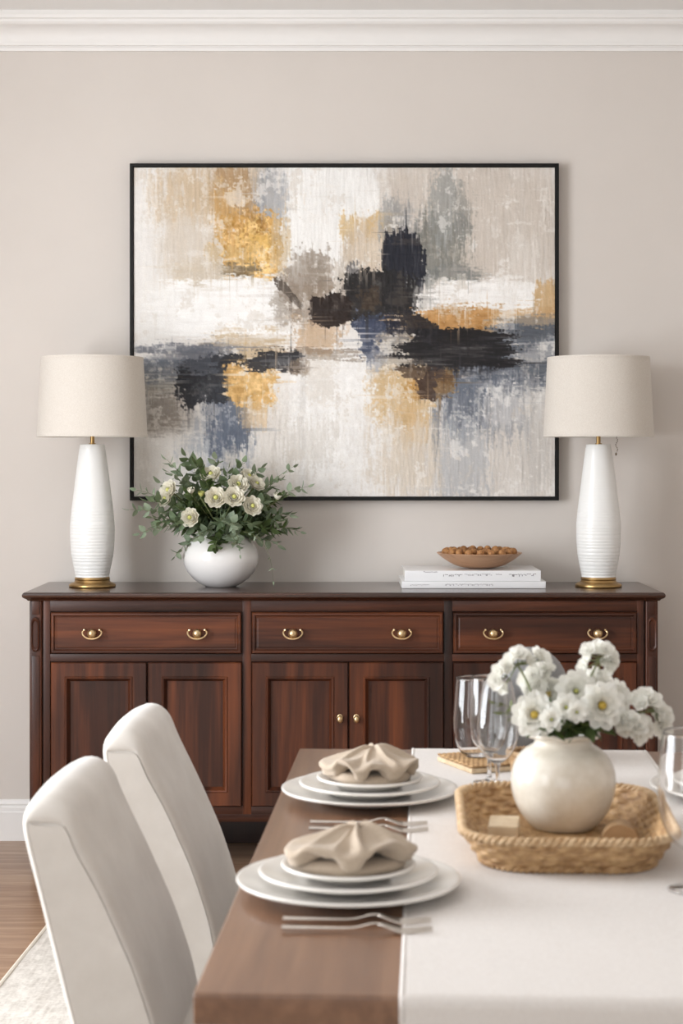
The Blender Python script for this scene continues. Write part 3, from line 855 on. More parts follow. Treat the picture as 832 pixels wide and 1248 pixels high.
def sprig(name, base, mid, tip, label, cat, group, leafL=(.022,.036), ratio=.75, mats=('leaf',), n=9, start=.3, rng=random, stemr=.0014, pointed=.3, paired=True, ymax=None):
    path = bez(base, mid, tip, 16)
    def lim(p):
        if ymax is not None and p.y > ymax: p.y = ymax-rng.uniform(0, .01)
        return p
    path = [lim(p) for p in path]
    t = thing(name, base, label, cat, group)
    mb = MB(); mb.tube(path, [stemr*(1-.6*k/16) for k in range(17)], 6)
    mb.build('stem', M['stem'], t, tuple(base))
    mb = MB()
    for k in range(n):
        f = start+(1-start)*k/(n-1) if n > 1 else 1
        i = min(15, int(f*16)); p = path[i].lerp(path[i+1], f*16-i) if i < 16 else path[-1]
        tn = (path[min(16, i+1)]-path[i]).normalized()
        L = leafL[1]+(leafL[0]-leafL[1])*f; L *= rng.uniform(.8, 1.15)
        for s_ in ((-1, 1) if paired and f < .99 else (rng.choice((-1, 1)),)):
            if f > .99: d = tn
            else:
                a = rng.uniform(0, 2*PI) if not paired else (k % 2)*PI/2+rng.uniform(-.5,.5)
                u, w = frame_of(tn); d = tn*rng.uniform(.3,.8)+(u*math.cos(a)+w*math.sin(a))*s_
                if d.y > .3: d.y *= .3
            d.normalize()
            if ymax is not None and (p+d*L).y > ymax: d.y = -abs(d.y)
            add_leaf(mb, p.copy(), d, L, L*ratio*rng.uniform(.85,1.1), rng.uniform(-.9,.9), rng.uniform(-.1,.35), rng.uniform(.0,.35), pointed)
    mb.build('foliage', M[rng.choice(mats)], t, tuple(base), angle=180, norm=False)
    return t
def add_petal(mb, c, ax, u, w, ang, elev, r0, L, W, cup=.5, ruffle=0, rng=random):
    """petal growing outwards from centre c; ax = facing axis; elev from the flower plane"""
    rad = u*math.cos(ang)+w*math.sin(ang); tan = -u*math.sin(ang)+w*math.cos(ang)
    rows = []; n = 6; p = c+rad*r0
    ph = rng.uniform(0, 6)
    for i in range(n+1):
        t = i/n
        e = elev+cup*t
        d = rad*math.cos(e)+ax*math.sin(e)
        if i: p = p+d*(L/n)
        nrm = ax*math.cos(e)-rad*math.sin(e)
        wd = W*.5*(.35+.65*math.sin(PI*min(1, .12+.62*t)))*(1 if t < .9 else .78)
        row = []
        for j in range(-3, 4):
            q_ = j/3
            row.append(p+tan*wd*q_+nrm*(abs(q_)**2*wd*.35+ruffle*math.sin(ph+q_*5)*t)-d*(L*.12*abs(q_)**2.2*t))
        rows.append(row)
    mb.grid(rows)
def lisianthus(name, c, ax, rad, label, group, stem_to, petalmat='petal', closed=0.0, rng=random):
    t = thing(name, tuple(stem_to), label, 'flower', group)
    off = tuple(stem_to)
    u, w = frame_of(ax)
    mb = MB()
    for (n, L, W, e, cu, r0) in ((8, .84, .74, R(10), .7, .14), (8, .78, .66, R(26), .7, .12), (7, .68, .58, R(40), .65, .10), (7, .56, .48, R(54), .6, .09), (6, .44, .38, R(72), .5, .07), (4, .32, .28, R(82), .3, .05)):
        o0 = rng.uniform(0, 6)
        for k in range(n):
            add_petal(mb, c-ax*rad*.25, ax, u, w, o0+2*PI*k/n, e+closed, r0*rad, L*rad, W*rad, cu, rad*.03, rng)
    mb.build('petals', M[petalmat], t, off, angle=180, norm=False)
    mb = MB(); mb.ball(c+ax*rad*.16, rad*.17, 2); mb.build('flower_centre', M['pollen2'], t, off)
    mb = MB(); mb.tube([c-ax*rad*.2, c-ax*rad*.5, (c-ax*rad*.6).lerp(stem_to, .5), stem_to], [.003,.0024,.002,.002], 6)
    mb.ball(c-ax*rad*.26, rad*.22, 2); mb.build('stem', M['stem'], t, off)
    return t

# --- white bowl vase with eucalyptus and lisianthus on the sideboard
VY = 5.66
VX = PX(269, VY)
fv = thing('round_vase', (VX, VY, ST), 'round glossy white bowl vase holding eucalyptus and cream flowers', 'vase')
def vr(hw): return hw*VY/F
zt0 = PZ(646, VY)
pr = []
H_ = zt0-ST
ctl = [(0, 18), (.02, 20.5), (.06, 26), (.14, 33.5), (.26, 40.5), (.4, 45), (.53, 46.4), (.66, 44.8), (.78, 40), (.88, 33), (.94, 28.5), (.975, 26.5), (1, 27)]
pr = [(.0001, .002), (vr(16), .002), (vr(17.5), 0)] + [(vr(h), f*H_) for f, h in ctl] + [(vr(25.5), H_*1.004), (vr(24.8), H_*.98), (vr(31), H_*.88), (vr(38), H_*.7), (vr(20), H_*.1), (.0001, H_*.08)]
mb = MB(); mb.lathe(pr, (0,0,0), 96); mb.build('vessel', M['gloss'], fv, angle=60)
rb = random.Random(21)
mouth = Vector((VX, VY, zt0-.02))
YMAX = YW-.045
tips = [(203,560,-.02),(158,621,-.02),(170,650,-.03),(213,678,-.06),(166,597,.02),(226,556,.03),(240,566,-.02),(190,640,-.08),(180,610,-.10),(215,640,-.12),
        (357,569,.02),(375,593,.0),(366,648,.0),(330,645,-.10),(338,664,-.04),(352,628,-.03),(345,605,-.06),(296,563,.05),(318,570,.03),(262,560,.05),
        (278,572,-.06),(250,585,-.1),(228,600,-.12),(196,588,-.04),(240,656,-.14),(262,668,-.16),(290,664,-.15),(310,640,-.14),(325,612,-.1),(205,575,.04),(340,585,.05),(285,640,-.16)]
NEAR = {0:'topmost left',1:'far left',}
for i, (tx, ty, dy) in enumerate(tips):
    Y = VY+dy; tip = Vector((PX(tx, Y), Y, PZ(ty, Y)))
    mid = mouth.lerp(tip, .55)+Vector((0, -.01, .035+.03*rb.random()))
    base = mouth+Vector((rb.uniform(-.04,.04), rb.uniform(-.04,.04), 0))
    long_ = i in (0,1,2,3,4,10,11,12)
    sprig('eucalyptus_sprig', base, mid, tip, 'grey green eucalyptus sprig spreading from the round white vase', 'leaf sprig', 'eucalyptus in the round white vase',
          (.030,.050) if not long_ else (.024,.044), .80, ('leaf','leaf2','leaf','leaf2','leaf3'), 11 if long_ else 10, .22, rb, ymax=YMAX)
# feathery dark filler sprays in the middle
for i in range(34):
    a = rb.uniform(0, 2*PI); el = rb.uniform(.12, 1.2)
    L = rb.uniform(.12, .2)
    d = Vector((math.cos(a)*math.cos(el)*1.35, math.sin(a)*math.cos(el)*.8-.12, math.sin(el)*.92))
    tip = mouth+d*L; mid = mouth.lerp(tip, .5)+Vector((0,0,.03))
    sprig('leafy_sprig', mouth+Vector((rb.uniform(-.03,.03), rb.uniform(-.03,.03), 0)), mid, tip, 'deep green narrow-leaved filler sprig in the round white vase', 'leaf sprig', 'dark filler sprigs in the round white vase',
          (.030,.048), .42, ('leaf3','leaf','leaf3'), 12, .25, rb, pointed=1.0, ymax=YMAX)
# trailing tendril
p0 = Vector((PX(296,5.53), 5.53, PZ(648,5.53)))
tr = sprig('trailing_sprig', p0, Vector((PX(330,5.53), 5.53, PZ(652,5.53))), Vector((PX(333,5.55), 5.55, PZ(708,5.55))), 'thin pale trailing tendril hanging over the right of the round white vase', 'leaf sprig', None,
      (.014,.022), .4, ('leaf2',), 7, .1, rb, .001, pointed=.8)
tr2 = sprig('trailing_sprig', Vector((PX(284,5.52), 5.52, PZ(642,5.52))), Vector((PX(292,5.51), 5.51, PZ(655,5.51))), Vector((PX(293,5.53), 5.53, PZ(676,5.53))), 'short trailing sprig hanging down the front of the round white vase', 'leaf sprig', None,
      (.014,.026), .6, ('leaf2',), 5, .1, rb, .001)
blooms = [(263,607,13.5,-.135,'cream lisianthus bloom, left of the central pair of open blooms'), (285,606,13,-.14,'cream lisianthus bloom with a yellow green heart in the centre'),
          (307,617,12.5,-.12,'open cream lisianthus bloom at right, nearest the vase rim'), (232,631,12,-.12,'cream lisianthus bloom lowest on the left above the vase rim'),
          (290,591,13,-.07,'white lisianthus bloom seen side on behind the central bloom'), (257,579,13,-.02,'cream lisianthus bloom at the very top of the bouquet'),
          (303,581,11,.0,'cream lisianthus bloom at upper right of the bouquet'), (312,590,11,-.02,'half hidden cream lisianthus bloom at upper right'),
          (206,598,13,-.07,'white lisianthus bloom at the far left of the bouquet'), (202,608,11,-.08,'lower white lisianthus bloom at far left of the bouquet'),
          (233,599,7,-.12,'small green white bud left of the open blooms'), (245,603,6,-.12,'small pale green bud beside the leftmost open bloom'), (338,606,8,-.06,'small cream bud among the leaves at right')]
for (bx_, by_, pr_, dy, lb) in blooms:
    Y = VY+dy; c = Vector((PX(bx_, Y), Y, PZ(by_, Y)))
    ax = (c-(mouth+Vector((0,.02,-.02)))); ax = Vector((ax.x*.9, -abs(ax.y)-.09, ax.z*.6)).normalized()
    bud = pr_ < 9
    if bud: ax = Vector((rb.uniform(-.3,.3), -.4, 1)).normalized()
    lisianthus('flower_bud' if bud else 'lisianthus_flower', c, ax, pr_*Y/F*1.28, lb, 'cream blooms in the round white vase', mouth+Vector((rb.uniform(-.02,.02), rb.uniform(-.02,.02), 0)), 'petal' if not bud else 'pollen2' if pr_ == 6 else 'petal', R(28) if bud else 0, rb)

# ------------------------------------------------------------------ dining table
TX0, TY0 = PX(235, 1.754), 1.754           # near left corner
TM = Matrix.Translation((TX0, TY0, 0)) @ Matrix.Rotation(TROT, 4, 'Z')
TMI = TM.inverted()
def onT(px, py, z=TT):
    """world point of a pixel lying on the horizontal plane z"""
    Y = F*(EYE-z)/(py-CY); return Vector((PX(px, Y), Y, z))
TW, TL = .848, 1.47
tb = thing('dining_table', (TX0, TY0, 0), 'walnut brown rectangular dining table set with plates, glasses and a basket', 'table', rz=TROT)
FLZ = .0115
mb = MB()
mb.box(0, TW, 0, TL, TT-.034, TT, .004, 3); mb.build('tabletop', M['table'], tb)
mb = MB(); i_ = .055
mb.box(i_, TW-i_, i_, i_+.02, TT-.125, TT-.034, .002).box(i_, TW-i_, TL-i_-.02, TL-i_, TT-.125, TT-.034, .002)
mb.box(i_, i_+.02, i_+.02, TL-i_-.02, TT-.125, TT-.034, .002).box(TW-i_-.02, TW-i_, i_+.02, TL-i_-.02, TT-.125, TT-.034, .002)
mb.build('apron', M['table_x'], tb)
for lx in (i_-.005, TW-i_-.065):
    for ly in (i_-.005, TL-i_-.065):
        mb = MB(); mb.box(lx, lx+.07, ly, ly+.07, FLZ, TT-.034, .004)
        for v in mb.bm.verts:
            if v.co.z < .2: v.co.x = lx+.035+(v.co.x-lx-.035)*.72; v.co.y = ly+.035+(v.co.y-ly-.035)*.72
        mb.build('leg', M['table_x'], tb)
# runner
RX0, RX1 = .2085, .6395
rn = thing('table_runner', tuple(TM @ Vector((RX0, 0, TT))), 'off-white linen runner laid down the middle of the walnut table', 'table runner', rz=TROT)
path = []
zr = .0012
for k in range(9): path.append((-.0085-.003*math.sin(k*.6), -.30+.28*k/8))
for k in range(9):
    a = PI-(PI/2)*k/8; path.append((.004+.0125*math.cos(a), zr-.0125+.0125*math.sin(a)))
for k in range(1, 60): path.append((.004+(TL-.008)*k/60, zr+.0))
for k in range(9):
    a = PI/2-(PI/2)*k/8; path.append((TL-.004+.0125*math.cos(a), zr-.0125+.0125*math.sin(a)))
for k in range(1, 8): path.append((TL+.0085, -.012-.20*k/7))
mb = MB(); nw = 40; RW = RX1-RX0
rr2 = random.Random(5)
rows = []
for (y, z) in path:
    row = []
    for j in range(nw+1):
        x = RW*j/nw
        wob = .0004*math.sin(x*40+y*9)*math.sin(y*23+1) if 0 < y < TL else .0
        hang = .004*math.sin(x*17+.8)*min(1, max(0, -z-.02)/.15)
        row.append((x, y-hang, z+abs(wob)+.0004))
    rows.append(row)
mb.grid(rows); o = mb.build('linen', M['runner'], rn, angle=180)
m = o.modifiers.new('thickness', 'SOLIDIFY'); m.thickness = .0011; m.offset = 0
mb = MB()
for x in (.003, RW-.003):
    mb.tube([(x, y, z+.0012) if 0 < y < TL else (x, y+(-.0012 if y <= 0 else .0012), z) for y, z in path], .0011, 6)
mb.build('hem', M['runner'], rn)

# ------------------------------------------------------------------ plates, napkins, cutlery
ZP = TT+.0026
def plate_prof(Rr, h, foot):
    return [(.0001, .003), (foot*.92, .003), (foot*.95, 0), (foot, 0), (foot+.003, .003), (foot+(Rr-foot)*.4, h*.42), (Rr-.005, h-.0042), (Rr-.0008, h-.0030), (Rr+.0006, h-.0012), (Rr+.0004, h+.0006), (Rr-.0012, h+.0016), (Rr-.0045, h+.0006),
            (foot+(Rr-foot)*.45, h*.52+.003), (foot+.006, .0085), (foot-.004, .0062), (.0001, .006)]
PR_ = [(.1388, .0175, .082, 'dinner_plate', 'largest and lowest'), (.111, .0165, .066, 'salad_plate', 'middle'), (.083, .0145, .052, 'side_plate', 'smallest and top')]
def plates(cx, cy, who, zs):
    o = None
    for (Rr, h, ft, nm, which), z in zip(PR_, zs):
        t = MB(); t.lathe(plate_prof(Rr, h, ft), (0,0,0), 110)
        o = t.build(nm, M['china'], None, angle=60, loc=(cx, cy, z))
        tag(o, '%s cream plate of the stack %s' % (which, who), 'plate', 'cream plates on the table')
A = (.0085, 2.156); B = (.0445, 2.74); Cc = (.632, 2.76)
zs = (ZP, ZP+.0105, ZP+.0205)
plates(*A, 'nearest the camera', zs)
plates(*B, 'at the far end of the table', zs)
plates(*Cc, 'at the right edge behind the wine glass', zs)

def napkin(cx, cy, z0, seed, label, sc=1.0, rz=0.0, folds=None, lift=None, knot=(0,0)):
    t = thing('folded_napkin', (cx, cy, z0), label, 'napkin', 'taupe napkins on the plates', rz=rz); t.scale = (.93, .93, 1.16)
    # lower folded pad
    mb = MB(); rows = []; nt_ = 96; R0 = .076*sc
    for k in range(7):
        f = k/6; a = f*PI
        rows.append([])
        for j in range(nt_):
            th = 2*PI*j/nt_
            rr_ = R0*(.93+.05*math.sin(2*th+seed)+.03*math.sin(5*th+seed*2))-.006*(1-math.sin(a))
            rows[-1].append((rr_*math.cos(th), rr_*.9*math.sin(th), .001+.013*f+.0015*math.sin(3*th+seed)*f))
    rows.insert(0, [(x*.02, y*.02, .001) for x, y, z in rows[0]]); rows.append([(x*.02, y*.02, .016) for x, y, z in rows[-1]])
    mb.grid(rows, closed_v=True); mb.build('lower_fold', M['napkin'], t, angle=180)
    # gathered upper cloth
    mb = MB(); rows = []; nr_ = 34; nt_ = 192
    def wrap(a): return (a+PI) % (2*PI)-PI
    for i in range(nr_+1):
        s = i/nr_                      # 0 centre .. 1 tucked edge
        row = []
        for j in range(nt_):
            th = 2*PI*j/nt_
            ridge = 0; 
            for (a0, wd, amp) in folds:
                dth = wrap(th-a0-.35*(s-.5)); ridge += amp*math.exp(-math.sqrt(dth*dth+.0016)/wd*1.25)
            lf = 0
            for (a0, wd, amp) in lift: lf += amp*math.exp(-(wrap(th-a0)/wd)**4)
            lf = min(1.0, lf)
            rim_ = .0235+.012*lf+ridge*.25
            R1 = R0*1.07*(1+.06*math.sin(2*th+seed)+.035*math.sin(5*th+seed*1.7))*(1+.03*lf)
            if s < .70:
                q = s/.70
                base_ = .052-.008*math.exp(-(q/.16)**2)-(.052-rim_)*q**1.25-.010*math.sin(PI*q)
                zc = base_+ridge*math.sin(PI*min(1, q*.93+.04))**.7
                r_ = R1*q**.95
            else:
                q = (s-.70)/.30
                r_ = R1+.003*math.sin(min(1, q*3)*PI)-R1*q*(.10+.50*lf)
                zc = rim_-(.0135)*min(1, q*1.6)*(1-lf)-.004*lf*min(1, q*4)-.006*lf*q+ridge*.02
            # off-centre knot
            kx, ky = knot; kf = (1-s)**1.5
            zc += .0008*math.sin(9*th+seed+11*s)*min(1, s*2)
            row.append((r_*math.cos(th)+kx*kf, r_*.92*math.sin(th)+ky*kf, max(zc, .006)))
        rows.append(row)
    mb.grid(rows, closed_v=True)
    mb.build('upper_fold', M['napkin'], t, angle=180, solid=.0022)
NF1 = [(R(62), .30, .012), (R(-22), .20, .016), (R(-82), .12, .020), (R(-142), .16, .012), (R(168), .22, .008), (R(25), .2, .010), (R(115), .25, .010), (R(-110), .07, .005)]
NL1 = [(R(-50), .38, 1.0), (R(-120), .34, .6)]
NF2 = [(R(48), .22, .012), (R(-62), .10, .020), (R(-100), .14, .010), (R(-150), .14, .014), (R(160), .22, .008), (R(8), .25, .014), (R(105), .16, .012), (R(80), .1, .006)]
NL2 = [(R(-32), .28, .9), (R(-82), .22, .7), (R(-128), .26, .9)]
ZN = zs[2]+.0072
napkin(A[0], A[1], ZN, 1.3, 'taupe linen napkin folded on the plates nearest the camera', 1.0, 0, NF1, NL1, (.014, .004))
napkin(B[0], B[1], ZN, 3.1, 'taupe linen napkin folded on the far stack of plates', 1.0, 0, NF2, NL2, (.008, .004))

def fork(px0, py, label, L=.172):
    p = onT(px0, py); z = ZP
    t = thing('fork', (p.x, p.y, TT), label, 'fork', 'silver forks on the table', rz=TROT)
    mb = MB()
    def zc(f): return .0045+.006*math.exp(-((f-.62)/.10)**2)-.0015*math.exp(-((f-.80)/.08)**2)+.004*max(0, (f-.9))*10*.4
    pts, rd = [], []
    for k in range(33):
        f = k/32*.66; pts.append((f*L, 0, zc(f)+.001))
        rd.append(.0048-.0026*min(1, f/.58)+.0006*math.exp(-(f/.05)**2))
    mb.tube(pts, rd, 10, flat=.5); mb.build('handle', M['silver'], t)
    mb = MB(); rows = []
    for k in range(11):
        f = .64+.15*k/10; w_ = .0022+.0098*(k/10)**.7
        rows.append([(f*L, w_*q_, zc(f)+.0008*abs(q_)) for q_ in (-1,-.5,0,.5,1)])
    mb.grid(rows); mb.build('fork_neck', M['silver'], t, solid=.0018, angle=180)
    for q_ in (-1, -.33, .33, 1):
        mb = MB(); mb.tube([((.785+.215*k/8)*L, q_*(.0105-.0006*k/8), zc(.785+.215*k/8)) for k in range(9)], [.0016-.0009*k/8 for k in range(9)], 6)
        mb.build('tine', M['silver'], t)
fork(343.5, 1136, 'silver fork nearest the table end, closer of the front pair')
fork(345, 1125, 'silver fork just below the near plates, farther of the front pair')
fork(376.5, 1014, 'silver fork between the plate stacks, nearer of the back pair')
fork(378, 1006, 'silver fork between the plate stacks, farther of the back pair')

# ------------------------------------------------------------------ wicker tray
TRX, TRY = .306, 2.412
ty = thing('wicker_tray', (TRX, TRY, TT+.0028), 'rounded rectangular wicker tray holding the cream flower vase', 'tray', rz=TROT)
def rrect(hx, hy, r, n):
    pts = []; segs = [(hx-r, hy-r, 0), (-(hx-r), hy-r, PI/2), (-(hx-r), -(hy-r), PI), (hx-r, -(hy-r), 1.5*PI)]
    per = 4*(hx-r)+4*(hy-r)+2*PI*r; out = []
    # walk the perimeter with equal arc steps
    def at(s):
        s %= per
        parts = [(2*(hy-r), 'l', (hx, -(hy-r)), (0, 1)), (PI/2*r, 'a', (hx-r, hy-r), 0), (2*(hx-r), 'l', (hx-r, hy), (-1, 0)), (PI/2*r, 'a', (-(hx-r), hy-r), PI/2),
                 (2*(hy-r), 'l', (-hx, hy-r), (0, -1)), (PI/2*r, 'a', (-(hx-r), -(hy-r)), PI), (2*(hx-r), 'l', (-(hx-r), -hy), (1, 0)), (PI/2*r, 'a', (hx-r, -(hy-r)), 1.5*PI)]
        for ln, k, p, d in parts:
            if s <= ln:
                if k == 'l':
                    nx, ny = d[1], -d[0]; return (p[0]+d[0]*s, p[1]+d[1]*s, nx, ny)
                a = d+s/r; return (p[0]+r*math.cos(a), p[1]+r*math.sin(a), math.cos(a), math.sin(a))
            s -= ln
        return at(0)
    for k in range(n): out.append(at(per*k/n))
    return out
HX, HY, RC, TH_ = .1395, .192, .074, .045
nstk, nrow = 62, 6; NU = nstk*6; NVv = nrow*5
def tray_wall(hx, hy, rc, h, flare, nstk, nrow, NU, NVv, amp=.0017, th=.0035):
    mb = MB(); outer, inner = [], []
    for i in range(NVv+1):
        v = i/NVv; ins = flare*(1-v)**1.3
        ring = rrect(hx-ins, hy-ins, max(.01, rc-ins*.5), NU)
        ro, ri = [], []
        for k, (x, y, nx, ny) in enumerate(ring):
            row = int(min(nrow-1, v*nrow)); hh = abs(math.sin(PI*nrow*v))**.6
            s_ = math.cos(PI*nstk*k/NU+PI*row)
            d = amp*(hh*(.7+s_)-.4)
            ro.append((x+nx*(d), y+ny*(d), .001+h*v)); 
            d2 = amp*(hh*(.7-s_)-.4)
            ri.append((x-nx*(th+d2), y-ny*(th+d2), .002+h*v))
        outer.append(ro); inner.append(ri)
    mb.grid(outer, closed_v=True); mb.grid(inner, closed_v=True)
    return mb
mb = tray_wall(HX, HY, RC, TH_, .026, nstk, nrow, NU, NVv, .0024)
mb.build('woven_side', M['straw'], ty, angle=180)
def braid(mb, hx, hy, rc, z, r=.0034, n=320, turns=70, amp=.0032):
    ring = rrect(hx, hy, rc, n)
    for ph in (0, PI):
        mb.tube([(x+nx*amp*math.cos(2*PI*turns*k/n+ph), y+ny*amp*math.cos(2*PI*turns*k/n+ph), z+amp*math.sin(2*PI*turns*k/n+ph)) for k, (x, y, nx, ny) in enumerate(ring)], r, 7, closed=True)
mb = MB(); braid(mb, HX+.001, HY+.001, RC, TH_+.001, .0034, 420, 62); mb.build('braided_rim', M['straw2'], ty)
mb = MB(); braid(mb, HX-.024, HY-.024, RC-.01, .004, .0026, 360, 62, .002); mb.build('foot_braid', M['straw'], ty)
mb = MB(); nx_, ny_ = 120, 150; hx, hy, rc = HX-.024, HY-.024, RC-.01
rows = []
for i in range(nx_+1):
    row = []
    for j in range(ny_+1):
        u = -1+2*i/nx_; v = -1+2*j/ny_
        # squircle mapping keeps the corners round
        x = hx*u*math.sqrt(1-.18*v*v*abs(v)**3*abs(u)**3); y = hy*v*math.sqrt(1-.18*u*u*abs(u)**3*abs(v)**3)
        row.append((x*.985, y*.985, .0058+.0012*math.sin(2*PI*x/.012)*math.sin(2*PI*y/.007)))
    rows.append(row)
mb.grid(rows); mb.build('woven_floor', M['straw'], ty, angle=180, solid=.002)

ZT = TT+.003+.0075
# blocks inside the tray
bl = MB(); bl.box(-.021, .021, -.036, .036, 0, .024, .003, 3)
p = (PX(614, 2.42), 2.42)
o = bl.build('wooden_block', M['paleblock'], None, loc=(p[0], p[1], ZT), smooth=True); o.rotation_euler = (0, 0, TROT-.08)
tag(o, 'small pale wooden block lying in the wicker tray left of the vase', 'block')
mb = MB(); rows = []
for k in range(13):
    a = PI*k/12
    rows.append([(x, -.026*math.cos(a), .0005+.026*math.sin(a)) for x in (-.020, -.018, .018, .020)])
V = mb.grid(rows)
rows2 = [v for v in V]
mb.bm.faces.new([r_[0] for r_ in V]); mb.bm.faces.new([r_[-1] for r_ in V]); mb.bm.faces.new((V[0][0], V[0][-1], V[-1][-1], V[-1][0]))
bmesh.ops.rotate(mb.bm, verts=mb.bm.verts[:], cent=(0,0,0), matrix=Matrix.Rotation(R(80), 3, 'Z'))
o = mb.build('rounded_block', M['tanblock'], None, loc=(PX(753, 2.40)+.003, 2.40, ZT))
tag(o, 'tan half-round wooden block in the wicker tray right of the vase', 'block')

# ------------------------------------------------------------------ cream vase and white flowers
CVX, CVY = PX(686, 2.49), 2.49
cv = thing('ceramic_vase', (CVX, CVY, ZT), 'cream glazed round ceramic vase with white flowers, standing in the wicker tray', 'vase')
hv = PZ(891, 2.49)-ZT
def cr(hw): return hw*2.51/F
ctl = [(0, 36), (.02, 39), (.08, 46), (.18, 54), (.30, 60), (.43, 63.3), (.55, 63.2), (.67, 59.5), (.77, 52), (.825, 44), (.855, 37.5), (.875, 34.5), (.90, 34), (.92, 34.5), (.94, 38), (.95, 42.5), (.965, 44), (.985, 44.2), (1.0, 42.5)]
pr = [(.0001, .003), (cr(33), .003), (cr(34.5), 0)] + [(cr(h), f*hv) for f, h in ctl] + [(cr(39.5), hv), (cr(37), hv*.97), (cr(32), hv*.90), (cr(42), hv*.82), (cr(56), hv*.6), (cr(40), hv*.12), (.0001, hv*.1)]
# smooth profile
def smooth_prof(p, it=2):
    for _ in range(it):
        q_ = [p[0]]
        for a, b_ in zip(p, p[1:]): q_ += [(a[0]*.75+b_[0]*.25, a[1]*.75+b_[1]*.25), (a[0]*.25+b_[0]*.75, a[1]*.25+b_[1]*.75)]
        q_.append(p[-1]); p = q_
    return p
mb = MB(); mb.lathe(smooth_prof(pr), (0,0,0), 96)
for v in mb.bm.verts:
    a = math.atan2(v.co.y, v.co.x)
    if v.co.z > hv*.93: v.co.z += .0012*math.sin(5*a)+.0008*math.sin(9*a+1)
mb.build('vessel', M['vase'], cv, angle=180)
rf = random.Random(9)
cm = Vector((CVX, CVY, ZT+hv-.015))
def cosmos(c, ax, rad, label, npet=10, double=True, mat='petalw'):
    t = thing('white_flower', tuple(cm), label, 'flower', 'white blooms in the cream vase'); rad *= .97
    off = tuple(cm); u, w = frame_of(ax); mb = MB()
    rings = [(npet, 1.0, .62, R(6), .28, .14), (npet-2, .84, .56, R(22), .4, .12)]
    if double: rings.append((npet-3, .62, .46, R(42), .5, .10))
    for (n, L, W, e, cu, r0) in rings:
        o0 = rf.uniform(0, 6)
        for k in range(n):
            add_petal(mb, c-ax*rad*.12, ax, u, w, o0+2*PI*k/n+rf.uniform(-.08,.08), e+rf.uniform(-.08,.1), r0*rad, L*rad*.86*rf.uniform(.93,1.05), W*rad, cu, rad*.03, rf)
    mb.build('petals', M[mat], t, off, angle=180, norm=False)
    mb = MB(); yl = 'yellow' in label; mb.ball(c+ax*rad*(.05 if yl else 0), rad*(.17 if yl else .1), 2); mb.build('flower_centre', M['pollen' if yl else 'pollen2'], t, off)
    mb = MB(); mb.tube([c-ax*rad*.1, c-ax*rad*.45, (c-ax*rad*.5).lerp(cm, .5), cm+Vector((rf.uniform(-.02,.02), rf.uniform(-.02,.02), 0))], [.0026,.002,.002,.002], 6)
    mb.ball(c-ax*rad*.16, rad*.16, 2, (1,1,1)); mb.build('stem', M['stem'], t, off)
def P3(px, py, Y): return Vector((PX(px, Y), Y, PZ(py, Y)))
def axis(c, tilt=.6):
    d = c-(cm+Vector((0, .03, -.01))); return Vector((d.x*1.0, -.09-abs(min(0, d.y)), d.z*tilt)).normalized()
for (x, y, r_, Y, lb) in [(651,871,31,2.445,'double white daisy-like flower with a yellow centre at left of the cream vase'),
                    (733,860,33,2.44,'large white flower with a small yellow centre right of the middle'),
                    (702,842,29,2.47,'white flower in the upper middle with a greenish heart'),
                    (752,850,24,2.50,'white flower turned to the right behind the large one'),
                    (672,877,17,2.42,'small white flower hanging over the left of the vase rim'),
                    (690,862,20,2.43,'small white flower between the two largest blooms'),
                    (703,868,15,2.42,'small white bloom low in the middle above the green leaves'),
                    (668,846,24,2.50,'white flower behind the yellow-centred daisy at left'),
                    (728,835,26,2.53,'white flower at the top behind the large one')]:
    c = P3(x, y, Y); cosmos(c, axis(c), r_*Y/F, lb, 10 if r_ > 20 else 8, r_ > 20)
def spray(name, pts, label, base, fr=.010, mat='petalw'):
    fr = 1.12; pts = [(p, r_*fr) for p, r_ in pts]
    t = thing(name, tuple(base), label, 'flower spray', 'white blossom sprays in the cream vase'); off = tuple(base)
    cen = sum((p for p, r_ in pts), Vector())/len(pts)
    mb = MB(); mb.tube(bez(base, base.lerp(cen, .6)+Vector((0,0,.02)), cen, 10), .0016, 6)
    for p, r_ in pts: mb.tube([cen, cen.lerp(p, .5)+Vector((0,0,-.003)), p+Vector((0,.004,-.003))], .0011, 5)
    mb.build('stem', M['stem'], t, off)
    for p, r_ in pts:
        ax = (p-cen).normalized()*.7+Vector((rf.uniform(-.3,.3), -.8, .35)); ax.normalize()
        u, w = frame_of(ax); mb = MB()
        for (n, L, W, e, cu) in ((5, 1.0, 1.05, R(8), .6), (4, .75, .8, R(40), .6)):
            o0 = rf.uniform(0, 6)
            for k in range(n): add_petal(mb, p-ax*r_*.3, ax, u, w, o0+2*PI*k/n, e+rf.uniform(-.1,.15), r_*.08, r_*L, r_*W, cu, r_*.05, rf)
        mb.ball(p-ax*r_*.28, r_*.26, 1)
        mb.build('blossom', M[mat], t, off, angle=180, norm=False)
def cl(lst, Y, k=1.0): return [(P3(x, y, Y+rf.uniform(-.012,.012)), r_*Y/F*k) for x, y, r_ in lst]
spray('blossom_spray', cl([(604,830,10),(607,818,9),(617,812,9),(612,838,8),(622,803,10),(632,796,10),(640,799,8),(646,805,8),(655,797,9),(664,801,9)], 2.47, 1.15), 'arching spray of small white blossoms at upper left over the smoky glass', cm+Vector((-.02,0,0)))
spray('blossom_spray', cl([(638,828,9),(650,822,10),(660,816,10),(664,828,9),(645,838,9),(656,836,9),(668,812,8),(672,836,9),(654,826,8)], 2.49, 1.2), 'cluster of small white blossoms just above the daisy-like flower', cm+Vector((-.01,.01,0)))
